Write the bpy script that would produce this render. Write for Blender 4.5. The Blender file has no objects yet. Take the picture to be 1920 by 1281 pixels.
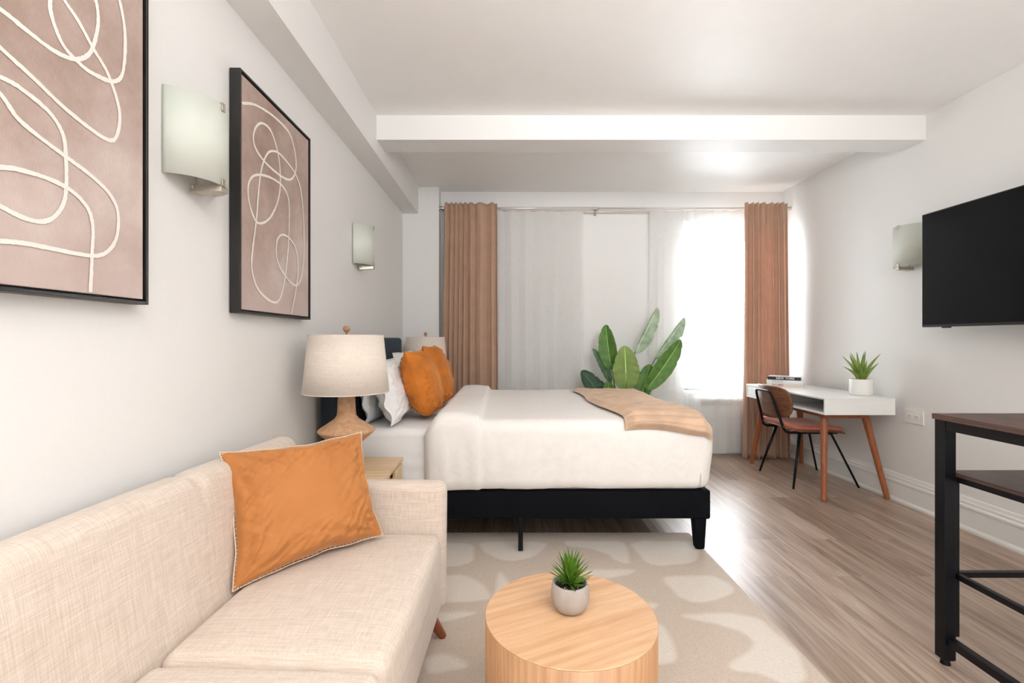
import bpy, bmesh, math, random
from mathutils import Vector, Matrix, noise
C = bpy.context.scene
COL = C.collection
F, VX, VY, H = 905.0, 950.0, 636.0, 1.2
def at(px, py, Y):                      # a measured point of the room at distance Y
    return Vector(((px-VX)*Y/F, Y, H-(py-VY)*Y/F))
def srgb(r, g, b):
    f = lambda c: (c/255/12.92) if c/255 <= .04045 else ((c/255+.055)/1.055)**2.4
    return (f(r), f(g), f(b), 1)

# ------------------------------------------------------------------ materials
def new_mat(name):
    m = bpy.data.materials.new(name); m.use_nodes = True
    nt = m.node_tree; p = nt.nodes['Principled BSDF']
    return m, nt, p
def nd(nt, t, **kw):
    n = nt.nodes.new(t)
    for k, v in kw.items():
        if k in n.inputs: n.inputs[k].default_value = v
        else: setattr(n, k, v)
    return n
def coords(nt, scale=(1, 1, 1), rot=(0, 0, 0), kind='Object'):
    tc = nd(nt, 'ShaderNodeTexCoord'); mp = nd(nt, 'ShaderNodeMapping')
    mp.inputs['Scale'].default_value = scale; mp.inputs['Rotation'].default_value = rot
    nt.links.new(tc.outputs[kind], mp.inputs[0]); return mp.outputs[0]
def ramp(nt, fac, stops):
    r = nd(nt, 'ShaderNodeValToRGB'); e = r.color_ramp.elements
    e[0].position, e[0].color = stops[0]; e[1].position, e[1].color = stops[-1]
    for s in stops[1:-1]:
        x = e.new(s[0]); x.color = s[1]
    nt.links.new(fac, r.inputs[0]); return r.outputs[0]
def bump(nt, p, h, strength=.2, dist=.002):
    b = nd(nt, 'ShaderNodeBump'); b.inputs['Strength'].default_value = strength
    b.inputs['Distance'].default_value = dist
    nt.links.new(h, b.inputs['Height']); nt.links.new(b.outputs[0], p.inputs['Normal'])
def plain(name, col, rough=.5, metal=0, nscale=30, var=.04, bmp=.05, sheen=0, spec=None):
    m, nt, p = new_mat(name)
    n = nd(nt, 'ShaderNodeTexNoise'); n.inputs['Scale'].default_value = nscale
    nt.links.new(coords(nt), n.inputs['Vector'])
    lo = tuple(c*(1-var) for c in col[:3])+(1,); hi = tuple(min(1, c*(1+var)) for c in col[:3])+(1,)
    nt.links.new(ramp(nt, n.outputs[0], [(.3, lo), (.7, hi)]), p.inputs['Base Color'])
    p.inputs['Roughness'].default_value = rough; p.inputs['Metallic'].default_value = metal
    if spec is not None: p.inputs['Specular IOR Level'].default_value = spec
    if sheen:
        p.inputs['Sheen Weight'].default_value = sheen; p.inputs['Sheen Roughness'].default_value = .4
    if bmp: bump(nt, p, n.outputs[0], bmp)
    return m
def wood(name, dark, light, scale=(30, 30, 2), rough=.45, nz=3, bmp=.08, rings=True):
    m, nt, p = new_mat(name)
    v = coords(nt, scale)
    n = nd(nt, 'ShaderNodeTexNoise'); n.inputs['Scale'].default_value = nz
    n.inputs['Detail'].default_value = 8; n.inputs['Roughness'].default_value = .6
    n.inputs['Distortion'].default_value = .6
    nt.links.new(v, n.inputs['Vector'])
    mid = tuple((a+b)/2 for a, b in zip(dark, light))
    fac = n.outputs[0]
    if rings:
        w = nd(nt, 'ShaderNodeTexWave'); w.inputs['Scale'].default_value = .35
        w.inputs['Distortion'].default_value = 9; w.inputs['Detail'].default_value = 3
        w.inputs['Detail Scale'].default_value = .7
        nt.links.new(v, w.inputs['Vector'])
        mx = nd(nt, 'ShaderNodeMix', data_type='FLOAT'); mx.inputs[0].default_value = .3
        nt.links.new(n.outputs[0], mx.inputs[2]); nt.links.new(w.outputs['Fac'], mx.inputs[3]); fac = mx.outputs[0]
    nt.links.new(ramp(nt, fac, [(.28, dark), (.5, mid), (.72, light)]), p.inputs['Base Color'])
    p.inputs['Roughness'].default_value = rough
    bump(nt, p, n.outputs[0], bmp, .001)
    return m
def linen(name, lo, hi, sc=420, rough=.9, sheen=.2, slub=1.0, up=False):
    m, nt, p = new_mat(name)
    outs = []; k = sc*.035
    for s in (((sc, sc, k), (k, k, sc)) if up else ((sc, k, sc), (k, sc, k))):
        n = nd(nt, 'ShaderNodeTexNoise'); n.inputs['Scale'].default_value = 1
        n.inputs['Detail'].default_value = 2; n.inputs['Distortion'].default_value = .3
        nt.links.new(coords(nt, s), n.inputs['Vector']); outs.append(n.outputs[0])
    mx = nd(nt, 'ShaderNodeMath', operation='ADD')
    nt.links.new(outs[0], mx.inputs[0]); nt.links.new(outs[1], mx.inputs[1])
    hf = nd(nt, 'ShaderNodeMath', operation='MULTIPLY'); hf.inputs[1].default_value = .5
    nt.links.new(mx.outputs[0], hf.inputs[0])
    nt.links.new(ramp(nt, hf.outputs[0], [(.5-.16/slub, lo), (.5+.16/slub, hi)]), p.inputs['Base Color'])
    p.inputs['Roughness'].default_value = rough; p.inputs['Sheen Weight'].default_value = sheen
    bump(nt, p, hf.outputs[0], .3, .001)
    return m
def velvet(name, col, sheen=.6, tint=None, var=.18, transl=0, rough=.75):
    m, nt, p = new_mat(name)
    n = nd(nt, 'ShaderNodeTexNoise'); n.inputs['Scale'].default_value = 9; n.inputs['Detail'].default_value = 6
    nt.links.new(coords(nt), n.inputs['Vector'])
    lo = tuple(c*(1-var) for c in col[:3])+(1,); hi = tuple(min(1, c*(1+var)) for c in col[:3])+(1,)
    cr = ramp(nt, n.outputs[0], [(.3, lo), (.7, hi)])
    nt.links.new(cr, p.inputs['Base Color'])
    p.inputs['Roughness'].default_value = rough
    p.inputs['Sheen Weight'].default_value = sheen; p.inputs['Sheen Roughness'].default_value = .35
    p.inputs['Sheen Tint'].default_value = tint or (1, .9, .8, 1)
    n2 = nd(nt, 'ShaderNodeTexNoise'); n2.inputs['Scale'].default_value = 500
    nt.links.new(coords(nt), n2.inputs['Vector']); bump(nt, p, n2.outputs[0], .15, .001)
    if transl:
        t = nd(nt, 'ShaderNodeBsdfTranslucent'); t.inputs[0].default_value = srgb(215, 150, 110)
        mx = nd(nt, 'ShaderNodeMixShader'); mx.inputs[0].default_value = transl
        nt.links.new(p.outputs[0], mx.inputs[1]); nt.links.new(t.outputs[0], mx.inputs[2])
        nt.links.new(mx.outputs[0], nt.nodes['Material Output'].inputs[0])
    return m

def grain(name, dark, light, scale, rough, rot=(0, 0, 0)):
    """straight oak grain: broad tone, fine streaks, short dark pores, a few cathedral arcs"""
    m, nt, p = new_mat(name)
    tc = nd(nt, 'ShaderNodeTexCoord'); r = nd(nt, 'ShaderNodeMapping'); r.inputs['Rotation'].default_value = rot
    nt.links.new(tc.outputs['Object'], r.inputs[0])
    def lay(sc, det, dist=0):
        mp = nd(nt, 'ShaderNodeMapping'); mp.inputs['Scale'].default_value = sc; nt.links.new(r.outputs[0], mp.inputs[0])
        n = nd(nt, 'ShaderNodeTexNoise'); n.inputs['Scale'].default_value = 1; n.inputs['Detail'].default_value = det
        n.inputs['Distortion'].default_value = dist; nt.links.new(mp.outputs[0], n.inputs['Vector']); return n.outputs[0]
    a = lay(tuple(c*.16 for c in scale), 2, .4); b = lay(scale, 4, .5); c = lay(tuple(x*4 if x > 10 else x*5 for x in scale), 2)
    mp = nd(nt, 'ShaderNodeMapping'); mp.inputs['Scale'].default_value = tuple(x*.2 if x > 10 else x*.35 for x in scale); nt.links.new(r.outputs[0], mp.inputs[0])
    w = nd(nt, 'ShaderNodeTexWave', wave_type='RINGS'); w.inputs['Scale'].default_value = 2.2; w.inputs['Distortion'].default_value = 2.5
    w.inputs['Detail'].default_value = 2; nt.links.new(mp.outputs[0], w.inputs['Vector'])
    def mix(x, y, f):
        k = nd(nt, 'ShaderNodeMix', data_type='FLOAT'); k.inputs[0].default_value = f
        nt.links.new(x, k.inputs[2]); nt.links.new(y, k.inputs[3]); return k.outputs[0]
    f = mix(mix(mix(a, b, .5), c, .25), w.outputs['Fac'], .12)
    mid = tuple((x+y)/2 for x, y in zip(dark, light))
    nt.links.new(ramp(nt, f, [(.36, dark), (.5, mid), (.62, light)]), p.inputs['Base Color'])
    p.inputs['Roughness'].default_value = rough; bump(nt, p, c, .1, .0006); return m

M = {}
M['wall'] = plain('wall_paint', srgb(234, 233, 231), .55, nscale=60, var=.006, bmp=.03)
M['ceil'] = plain('ceiling_paint', srgb(245, 244, 242), .5, nscale=8, var=.006, bmp=.015)
M['plate'] = plain('ivory_plate', srgb(240, 238, 232), .35, nscale=10, var=.005, bmp=0)
M['trim'] = plain('white_trim_paint', srgb(236, 236, 233), .35, nscale=10, var=.005, bmp=.02)
M['white'] = plain('white_lacquer', srgb(240, 240, 237), .3, nscale=10, var=.005, bmp=0)
M['black_metal'] = plain('black_powder_coat', srgb(13, 14, 19), .38, nscale=200, var=.1, bmp=.06)
M['nickel'] = plain('brushed_nickel', srgb(196, 186, 172), .28, 1, nscale=80, var=.03, bmp=.02)
M['rodm'] = plain('satin_white_rod', srgb(220, 212, 205), .3, .4, nscale=80, var=.03, bmp=0)
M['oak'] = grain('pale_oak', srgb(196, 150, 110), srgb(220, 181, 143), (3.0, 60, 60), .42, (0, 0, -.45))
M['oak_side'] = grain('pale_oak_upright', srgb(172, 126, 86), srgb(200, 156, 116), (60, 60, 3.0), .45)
M['lightoak'] = grain('light_oak', srgb(205, 172, 130), srgb(230, 203, 164), (3, 60, 60), .45)
M['walnut'] = grain('walnut_veneer', srgb(92, 56, 40), srgb(146, 98, 72), (60, 3, 60), .32)
M['beech'] = wood('stained_beech', srgb(136, 74, 40), srgb(170, 100, 62), (22, 22, 3), .35, rings=False)
M['sofaleg'] = wood('reddish_leg_wood', srgb(105, 45, 22), srgb(150, 74, 40), (30, 30, 4), .3, rings=False)
M['bartop'] = grain('dark_walnut_board', srgb(64, 44, 40), srgb(104, 80, 72), (60, 3, 60), .34)
M['sofa'] = linen('oatmeal_linen', srgb(198, 182, 167), srgb(224, 210, 197), 420, slub=1.1)
M['sofa_up'] = linen('oatmeal_linen_upright', srgb(198, 182, 167), srgb(224, 210, 197), 420, slub=1.1, up=True)
M['shade'] = linen('lamp_linen', srgb(222, 208, 194), srgb(240, 229, 218), 500, .9, .1, up=True)
M['duvet'] = linen('white_duvet_cotton', srgb(238, 233, 228), srgb(246, 243, 239), 300, .85, .1)
M['sheet'] = plain('white_sheet_cotton', srgb(240, 239, 238), .8, nscale=14, var=.01, bmp=.1)
M['pillow'] = plain('white_pillow_cotton', srgb(243, 243, 243), .8, nscale=14, var=.01, bmp=.1)
M['orange'] = velvet('rust_orange_velvet', srgb(196, 112, 28), .35, (1, .7, .35, 1))
M['amber'] = velvet('amber_velvet', srgb(184, 118, 60), .5, (1, .85, .6, 1), .05)
M['stitch'] = plain('cream_yarn', srgb(226, 200, 176), .9, nscale=200)
M['navy'] = velvet('black_navy_velvet', srgb(6, 9, 16), .03, (.5, .6, .8, 1), .1)
M['headv'] = velvet('blue_black_velvet', srgb(28, 42, 52), .35, (.5, .7, .8, 1), .1)
M['curtain'] = velvet('tan_velvet_curtain', srgb(200, 166, 142), .4, (1, .9, .82, 1), .05, transl=.17)
M['throw'] = velvet('tan_plush', srgb(208, 176, 148), .5, (1, .88, .76, 1), .16)
M['pink'] = velvet('terracotta_velvet', srgb(196, 116, 94), .6, (1, .7, .6, 1), .12)
M['clay'] = plain('sandy_clay', srgb(200, 158, 122), .95, nscale=45, var=.14, bmp=.5)
M['concrete'] = plain('grey_concrete', srgb(172, 164, 156), .85, nscale=40, var=.05, bmp=.15)
M['ceramic'] = plain('white_ceramic', srgb(238, 236, 232), .45, nscale=20, var=.01, bmp=.02)
M['screen'] = plain('black_screen', srgb(10, 12, 16), .16, nscale=5, var=.05, bmp=0, spec=.5)
M['bezel'] = plain('dark_bezel', srgb(24, 26, 30), .3, nscale=20, var=.05, bmp=0)
M['pages'] = plain('book_pages', srgb(232, 226, 214), .9, nscale=300, var=.06, bmp=.1)
M['ink_black'] = plain('black_cover', srgb(32, 34, 38), .45, nscale=20)
M['cover_white'] = plain('white_cover', srgb(232, 232, 234), .45, nscale=20, var=.01)
M['cover_pink'] = plain('pale_cream_cover', srgb(232, 218, 206), .45, nscale=20, var=.01)
M['txt_white'] = plain('white_ink', srgb(235, 235, 235), .6, nscale=20)
M['txt_grey'] = plain('grey_ink', srgb(190, 188, 190), .6, nscale=20)
M['txt_red'] = plain('rose_ink', srgb(190, 130, 130), .6, nscale=20)
M['dark'] = plain('dark_slot', srgb(40, 40, 40), .6, nscale=20)
M['frame'] = wood('black_frame_wood', srgb(16, 15, 14), srgb(34, 32, 30), (30, 30, 3), .4, rings=False, bmp=.15)
M['brush'] = plain('white_brush_paint', srgb(236, 230, 224), .7, nscale=120, var=.03)
M['stem'] = plain('green_stem', srgb(70, 96, 52), .5, nscale=40, var=.1)
M['blinds'] = plain('window_pvc', srgb(238, 238, 238), .4, nscale=10, var=.01)

M['navy'].node_tree.nodes['Principled BSDF'].inputs['Specular IOR Level'].default_value = .15
M['screen'].node_tree.nodes['Principled BSDF'].inputs['Specular IOR Level'].default_value = .22
M['black_metal'].node_tree.nodes['Principled BSDF'].inputs['Specular IOR Level'].default_value = .25
def mat_canvas():
    m, nt, p = new_mat('taupe_canvas')
    n = nd(nt, 'ShaderNodeTexNoise'); n.inputs['Scale'].default_value = 2.2; n.inputs['Detail'].default_value = 9
    n.inputs['Roughness'].default_value = .62
    nt.links.new(coords(nt), n.inputs['Vector'])
    c = ramp(nt, n.outputs[0], [(.32, srgb(166, 142, 130)), (.5, srgb(192, 170, 160)), (.68, srgb(220, 204, 196))])
    w = nd(nt, 'ShaderNodeTexNoise'); w.inputs['Scale'].default_value = 1; w.inputs['Detail'].default_value = 2
    nt.links.new(coords(nt, (500, 500, 60)), w.inputs['Vector'])
    mx = nd(nt, 'ShaderNodeMix', data_type='RGBA', blend_type='MULTIPLY'); mx.inputs[0].default_value = .25
    nt.links.new(c, mx.inputs[6]); nt.links.new(w.outputs[0], mx.inputs[7])
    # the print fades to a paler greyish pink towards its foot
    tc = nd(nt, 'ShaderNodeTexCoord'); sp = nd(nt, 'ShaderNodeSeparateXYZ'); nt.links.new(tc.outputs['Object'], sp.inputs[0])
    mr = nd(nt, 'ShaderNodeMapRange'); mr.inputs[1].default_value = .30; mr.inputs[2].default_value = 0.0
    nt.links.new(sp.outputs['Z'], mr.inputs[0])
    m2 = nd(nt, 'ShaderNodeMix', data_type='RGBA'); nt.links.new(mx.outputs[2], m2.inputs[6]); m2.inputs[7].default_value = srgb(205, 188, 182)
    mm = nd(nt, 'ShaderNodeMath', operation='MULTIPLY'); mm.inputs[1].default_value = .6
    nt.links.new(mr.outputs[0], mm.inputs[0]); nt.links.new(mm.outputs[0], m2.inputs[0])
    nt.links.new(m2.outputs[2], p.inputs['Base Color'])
    p.inputs['Roughness'].default_value = .85; bump(nt, p, w.outputs[0], .15, .001)
    return m
M['canvas'] = mat_canvas()

def mat_floor():
    m, nt, p = new_mat('oak_plank_floor')
    tc = nd(nt, 'ShaderNodeTexCoord'); mp = nd(nt, 'ShaderNodeMapping')
    mp.inputs['Rotation'].default_value = (0, 0, math.pi/2)
    nt.links.new(tc.outputs['Object'], mp.inputs[0])
    br = nd(nt, 'ShaderNodeTexBrick'); br.inputs['Scale'].default_value = 1
    br.inputs['Brick Width'].default_value = 1.22; br.inputs['Row Height'].default_value = .18
    br.inputs['Mortar Size'].default_value = .0012; br.inputs['Mortar Smooth'].default_value = .3
    br.inputs['Color1'].default_value = (0, 0, 0, 1); br.inputs['Color2'].default_value = (1, 1, 1, 1)
    br.inputs['Mortar'].default_value = (.2, .2, .2, 1); br.offset = .37; br.inputs['Bias'].default_value = 0
    nt.links.new(mp.outputs[0], br.inputs['Vector'])
    # grain stretched along the planks, shifted from plank to plank
    ad = nd(nt, 'ShaderNodeVectorMath', operation='MULTIPLY_ADD')
    ad.inputs[1].default_value = (7, 13, 3)
    nt.links.new(br.outputs['Color'], ad.inputs[0]); nt.links.new(tc.outputs['Object'], ad.inputs[2])
    m2 = nd(nt, 'ShaderNodeMapping'); m2.inputs['Scale'].default_value = (15, .75, 1)
    nt.links.new(ad.outputs[0], m2.inputs[0])
    n = nd(nt, 'ShaderNodeTexNoise'); n.inputs['Scale'].default_value = 1.6; n.inputs['Detail'].default_value = 9
    n.inputs['Roughness'].default_value = .62; n.inputs['Distortion'].default_value = 1.2
    nt.links.new(m2.outputs[0], n.inputs['Vector'])
    g = ramp(nt, n.outputs[0], [(.3, srgb(122, 98, 82)), (.45, srgb(160, 136, 118)), (.58, srgb(182, 160, 142)), (.75, srgb(206, 190, 174))])
    t = ramp(nt, br.outputs['Color'], [(0, (.66, .61, .57, 1)), (1, (1.04, 1.05, 1.06, 1))])
    mx = nd(nt, 'ShaderNodeMix', data_type='RGBA', blend_type='MULTIPLY'); mx.inputs[0].default_value = 1
    nt.links.new(g, mx.inputs[6]); nt.links.new(t, mx.inputs[7])
    nt.links.new(mx.outputs[2], p.inputs['Base Color'])
    # fine pale limed pores
    m3 = nd(nt, 'ShaderNodeMapping'); m3.inputs['Scale'].default_value = (130, 3, 1)
    nt.links.new(ad.outputs[0], m3.inputs[0])
    n3 = nd(nt, 'ShaderNodeTexNoise'); n3.inputs['Scale'].default_value = 1; n3.inputs['Detail'].default_value = 4
    nt.links.new(m3.outputs[0], n3.inputs['Vector'])
    rr = ramp(nt, n3.outputs[0], [(.3, (.30, .30, .30, 1)), (.7, (.40, .40, .40, 1))])
    nt.links.new(rr, p.inputs['Roughness'])
    sb = nd(nt, 'ShaderNodeMath', operation='SUBTRACT')
    nt.links.new(n3.outputs[0], sb.inputs[0]); nt.links.new(br.outputs['Fac'], sb.inputs[1])
    bump(nt, p, sb.outputs[0], .25, .0012)
    p.inputs['Specular IOR Level'].default_value = 1.0
    return m
M['floor'] = mat_floor()

def mat_rug():
    m, nt, p = new_mat('carved_rug_pile')
    a = nd(nt, 'ShaderNodeAttribute'); a.attribute_name = 'pile'
    n = nd(nt, 'ShaderNodeTexNoise'); n.inputs['Scale'].default_value = 130; n.inputs['Detail'].default_value = 5
    nt.links.new(coords(nt), n.inputs['Vector'])
    n2 = nd(nt, 'ShaderNodeTexNoise'); n2.inputs['Scale'].default_value = 9; n2.inputs['Detail'].default_value = 5
    nt.links.new(coords(nt), n2.inputs['Vector'])
    s = nd(nt, 'ShaderNodeMath', operation='MULTIPLY_ADD'); s.inputs[1].default_value = .45
    nt.links.new(n.outputs[0], s.inputs[0]); nt.links.new(a.outputs['Fac'], s.inputs[2])
    nt.links.new(ramp(nt, s.outputs[0], [(.05, srgb(188, 170, 152)), (.32, srgb(207, 191, 175)), (.8, srgb(219, 208, 196)), (1, srgb(230, 222, 212))]), p.inputs['Base Color'])
    p.inputs['Roughness'].default_value = 1; p.inputs['Sheen Weight'].default_value = .3
    ad = nd(nt, 'ShaderNodeMath', operation='ADD')
    nt.links.new(n.outputs[0], ad.inputs[0]); nt.links.new(n2.outputs[0], ad.inputs[1])
    bump(nt, p, ad.outputs[0], .7, .006)
    return m
M['rug'] = mat_rug()

def mat_sheer():
    m, nt, p = new_mat('white_sheer_voile')
    out = nt.nodes['Material Output']
    w = nd(nt, 'ShaderNodeTexNoise'); w.inputs['Scale'].default_value = 1; w.inputs['Detail'].default_value = 3
    nt.links.new(coords(nt, (900, 900, 60)), w.inputs['Vector'])
    w2 = nd(nt, 'ShaderNodeTexNoise'); w2.inputs['Scale'].default_value = 1; w2.inputs['Detail'].default_value = 3
    nt.links.new(coords(nt, (60, 60, 900)), w2.inputs['Vector'])
    mu = nd(nt, 'ShaderNodeMath', operation='MULTIPLY')
    nt.links.new(w.outputs[0], mu.inputs[0]); nt.links.new(w2.outputs[0], mu.inputs[1])
    tf = nd(nt, 'ShaderNodeMapRange'); tf.inputs[1].default_value = .15; tf.inputs[2].default_value = .38
    tf.inputs[3].default_value = .40; tf.inputs[4].default_value = .28
    nt.links.new(mu.outputs[0], tf.inputs[0])
    d = nd(nt, 'ShaderNodeBsdfDiffuse'); d.inputs[0].default_value = srgb(243, 242, 240)
    t = nd(nt, 'ShaderNodeBsdfTranslucent'); t.inputs[0].default_value = srgb(243, 242, 240)
    tr = nd(nt, 'ShaderNodeBsdfTransparent')
    a = nd(nt, 'ShaderNodeMixShader'); a.inputs[0].default_value = .25
    nt.links.new(d.outputs[0], a.inputs[1]); nt.links.new(t.outputs[0], a.inputs[2])
    b = nd(nt, 'ShaderNodeMixShader'); nt.links.new(tf.outputs[0], b.inputs[0])
    nt.links.new(a.outputs[0], b.inputs[1]); nt.links.new(tr.outputs[0], b.inputs[2])
    nt.links.new(b.outputs[0], out.inputs[0])
    return m
M['sheer'] = mat_sheer()

def mat_pane():
    m, nt, p = new_mat('window_glass')
    out = nt.nodes['Material Output']
    tr = nd(nt, 'ShaderNodeBsdfTransparent'); g = nd(nt, 'ShaderNodeBsdfGlossy'); g.inputs['Roughness'].default_value = .02
    fr = nd(nt, 'ShaderNodeFresnel'); fr.inputs[0].default_value = 1.45
    b = nd(nt, 'ShaderNodeMixShader'); nt.links.new(fr.outputs[0], b.inputs[0])
    nt.links.new(tr.outputs[0], b.inputs[1]); nt.links.new(g.outputs[0], b.inputs[2]); nt.links.new(b.outputs[0], out.inputs[0])
    return m
M['pane'] = mat_pane()
def mat_frost():
    m, nt, p = new_mat('frosted_green_white_glass')
    n = nd(nt, 'ShaderNodeTexNoise'); n.inputs['Scale'].default_value = 6
    nt.links.new(coords(nt), n.inputs['Vector'])
    nt.links.new(ramp(nt, n.outputs[0], [(.3, srgb(224, 229, 218)), (.7, srgb(232, 236, 227))]), p.inputs['Base Color'])
    p.inputs['Roughness'].default_value = .5
    t = nd(nt, 'ShaderNodeBsdfTranslucent'); t.inputs[0].default_value = srgb(226, 234, 222)
    mx = nd(nt, 'ShaderNodeMixShader'); mx.inputs[0].default_value = .15
    nt.links.new(p.outputs[0], mx.inputs[1]); nt.links.new(t.outputs[0], mx.inputs[2])
    nt.links.new(mx.outputs[0], nt.nodes['Material Output'].inputs[0])
    return m
M['frost'] = mat_frost()
def mat_leaf(name, a, b, vein=60, under=0.15):
    m, nt, p = new_mat(name)
    tc = nd(nt, 'ShaderNodeTexCoord')
    sp = nd(nt, 'ShaderNodeSeparateXYZ'); nt.links.new(tc.outputs['UV'], sp.inputs[0])
    # side veins run obliquely out from the midrib
    ab = nd(nt, 'ShaderNodeMath', operation='ABSOLUTE'); 
    cx = nd(nt, 'ShaderNodeMath', operation='SUBTRACT'); cx.inputs[1].default_value = .5
    nt.links.new(sp.outputs[0], cx.inputs[0]); nt.links.new(cx.outputs[0], ab.inputs[0])
    ml = nd(nt, 'ShaderNodeMath', operation='MULTIPLY_ADD'); ml.inputs[1].default_value = -.28
    nt.links.new(ab.outputs[0], ml.inputs[0]); nt.links.new(sp.outputs[1], ml.inputs[2])
    s = nd(nt, 'ShaderNodeMath', operation='MULTIPLY'); s.inputs[1].default_value = vein*2*math.pi
    nt.links.new(ml.outputs[0], s.inputs[0])
    si = nd(nt, 'ShaderNodeMath', operation='SINE'); nt.links.new(s.outputs[0], si.inputs[0])
    n = nd(nt, 'ShaderNodeTexNoise'); n.inputs['Scale'].default_value = 14
    nt.links.new(tc.outputs['Object'], n.inputs['Vector'])
    ma = nd(nt, 'ShaderNodeMath', operation='MULTIPLY_ADD'); ma.inputs[1].default_value = .16
    nt.links.new(si.outputs[0], ma.inputs[0]); nt.links.new(n.outputs[0], ma.inputs[2])
    col = ramp(nt, ma.outputs[0], [(.25, a), (.75, b)])
    mr = nd(nt, 'ShaderNodeMath', operation='LESS_THAN'); mr.inputs[1].default_value = .022
    nt.links.new(ab.outputs[0], mr.inputs[0])
    mx = nd(nt, 'ShaderNodeMix', data_type='RGBA'); nt.links.new(mr.outputs[0], mx.inputs[0])
    nt.links.new(col, mx.inputs[6]); mx.inputs[7].default_value = tuple(min(1, c*1.9+.03) for c in b[:3])+(1,)
    nt.links.new(mx.outputs[2], p.inputs['Base Color'])
    p.inputs['Roughness'].default_value = .4
    bump(nt, p, si.outputs[0], .3, .002)
    t = nd(nt, 'ShaderNodeBsdfTranslucent'); nt.links.new(mx.outputs[2], t.inputs[0])
    ms = nd(nt, 'ShaderNodeMixShader'); ms.inputs[0].default_value = under
    nt.links.new(p.outputs[0], ms.inputs[1]); nt.links.new(t.outputs[0], ms.inputs[2])
    nt.links.new(ms.outputs[0], nt.nodes['Material Output'].inputs[0])
    return m
M['leaf_mid'] = mat_leaf('leaf_green', srgb(80, 126, 52), srgb(120, 162, 80))
M['leaf_olive'] = mat_leaf('leaf_olive', srgb(122, 150, 74), srgb(150, 176, 98))
M['leaf_dark'] = mat_leaf('leaf_dark', srgb(28, 62, 42), srgb(52, 94, 64))
M['leaf_pale'] = mat_leaf('leaf_pale_blueish', srgb(124, 164, 112), srgb(206, 220, 198))
M['leaf_blue'] = mat_leaf('leaf_grey_green', srgb(74, 118, 84), srgb(112, 150, 112))
M['leaf_small'] = mat_leaf('spiky_leaf_green', srgb(46, 96, 22), srgb(126, 172, 50), 1)
M['leaf_aloe'] = mat_leaf('aloe_leaf_green', srgb(112, 142, 62), srgb(170, 190, 88), 1)

# ------------------------------------------------------------------ mesh helpers
def obj(name, bm, mat, parent=None, smooth=False, bevel=0, seg=2, solid=0, loc=None):
    me = bpy.data.meshes.new(name); bmesh.ops.recalc_face_normals(bm, faces=bm.faces)
    if smooth:
        for f in bm.faces: f.smooth = True
    bm.to_mesh(me); bm.free()
    o = bpy.data.objects.new(name, me); COL.objects.link(o)
    me.materials.append(mat if not isinstance(mat, str) else M[mat])
    if parent: o.parent = parent
    if loc is not None: o.location = loc
    if solid:
        s = o.modifiers.new('solid', 'SOLIDIFY'); s.thickness = solid; s.offset = 0
    if bevel:
        b = o.modifiers.new('bevel', 'BEVEL'); b.width = bevel; b.segments = seg; b.limit_method = 'ANGLE'
        b.angle_limit = math.radians(40)
        for f in me.polygons: f.use_smooth = True
        w = o.modifiers.new('wn', 'WEIGHTED_NORMAL'); w.keep_sharp = True
    return o
def tag(o, label, cat, group=None):
    o['label'] = label; o['category'] = cat
    if group: o['group'] = group
    return o
def thing(name, label, cat, loc=(0, 0, 0), rz=0, group=None):
    o = bpy.data.objects.new(name, None); COL.objects.link(o); o.empty_display_size = .1
    o.location = loc; o.rotation_euler = (0, 0, rz); return tag(o, label, cat, group)
def struct(name, bm, mat, parent=None, **k):
    o = obj(name, bm, mat, parent, **k)
    if not parent: o['kind'] = 'structure'
    return o
def box(bm, x0, x1, y0, y1, z0, z1):
    v = [bm.verts.new((x, y, z)) for x in (x0, x1) for y in (y0, y1) for z in (z0, z1)]
    for a in ((0, 1, 3, 2), (4, 6, 7, 5), (0, 4, 5, 1), (2, 3, 7, 6), (0, 2, 6, 4), (1, 5, 7, 3)):
        bm.faces.new([v[i] for i in a])
    return bm
def B(*a):
    bm = bmesh.new()
    if a: box(bm, *a)
    return bm
def tube(bm, pts, r, seg=14, caps=True):
    pts = [Vector(p) for p in pts]
    rs = r if isinstance(r, (list, tuple)) else [r]*len(pts)
    t0 = (pts[1]-pts[0]).normalized()
    up = Vector((0, 0, 1)) if abs(t0.z) < .9 else Vector((1, 0, 0))
    nrm = t0.cross(up).normalized(); rings = []
    for i, p in enumerate(pts):
        a = pts[max(0, i-1)]; b = pts[min(len(pts)-1, i+1)]; t = (b-a).normalized()
        nrm = (nrm-t*nrm.dot(t)).normalized(); bi = t.cross(nrm)
        rings.append([bm.verts.new(p+(nrm*math.cos(2*math.pi*k/seg)+bi*math.sin(2*math.pi*k/seg))*rs[i]) for k in range(seg)])
    for a, b in zip(rings, rings[1:]):
        for k in range(seg):
            bm.faces.new((a[k], a[(k+1) % seg], b[(k+1) % seg], b[k]))
    if caps:
        bm.faces.new(rings[0][::-1]); bm.faces.new(rings[-1])
    return bm
def T(pts, r, seg=14): return tube(bmesh.new(), pts, r, seg)
def arc_pts(pts, rad=.03, n=5):          # round the corners of a polyline
    pts = [Vector(p) for p in pts]; out = [pts[0]]
    for a, b, c in zip(pts, pts[1:], pts[2:]):
        d1 = (a-b); d2 = (c-b); k = min(rad, d1.length*.45, d2.length*.45)
        p, q = b+d1.normalized()*k, b+d2.normalized()*k
        for i in range(n+1):
            t = i/n; out.append(p*(1-t)**2+b*2*t*(1-t)+q*t*t)
    out.append(pts[-1]); return out
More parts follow.
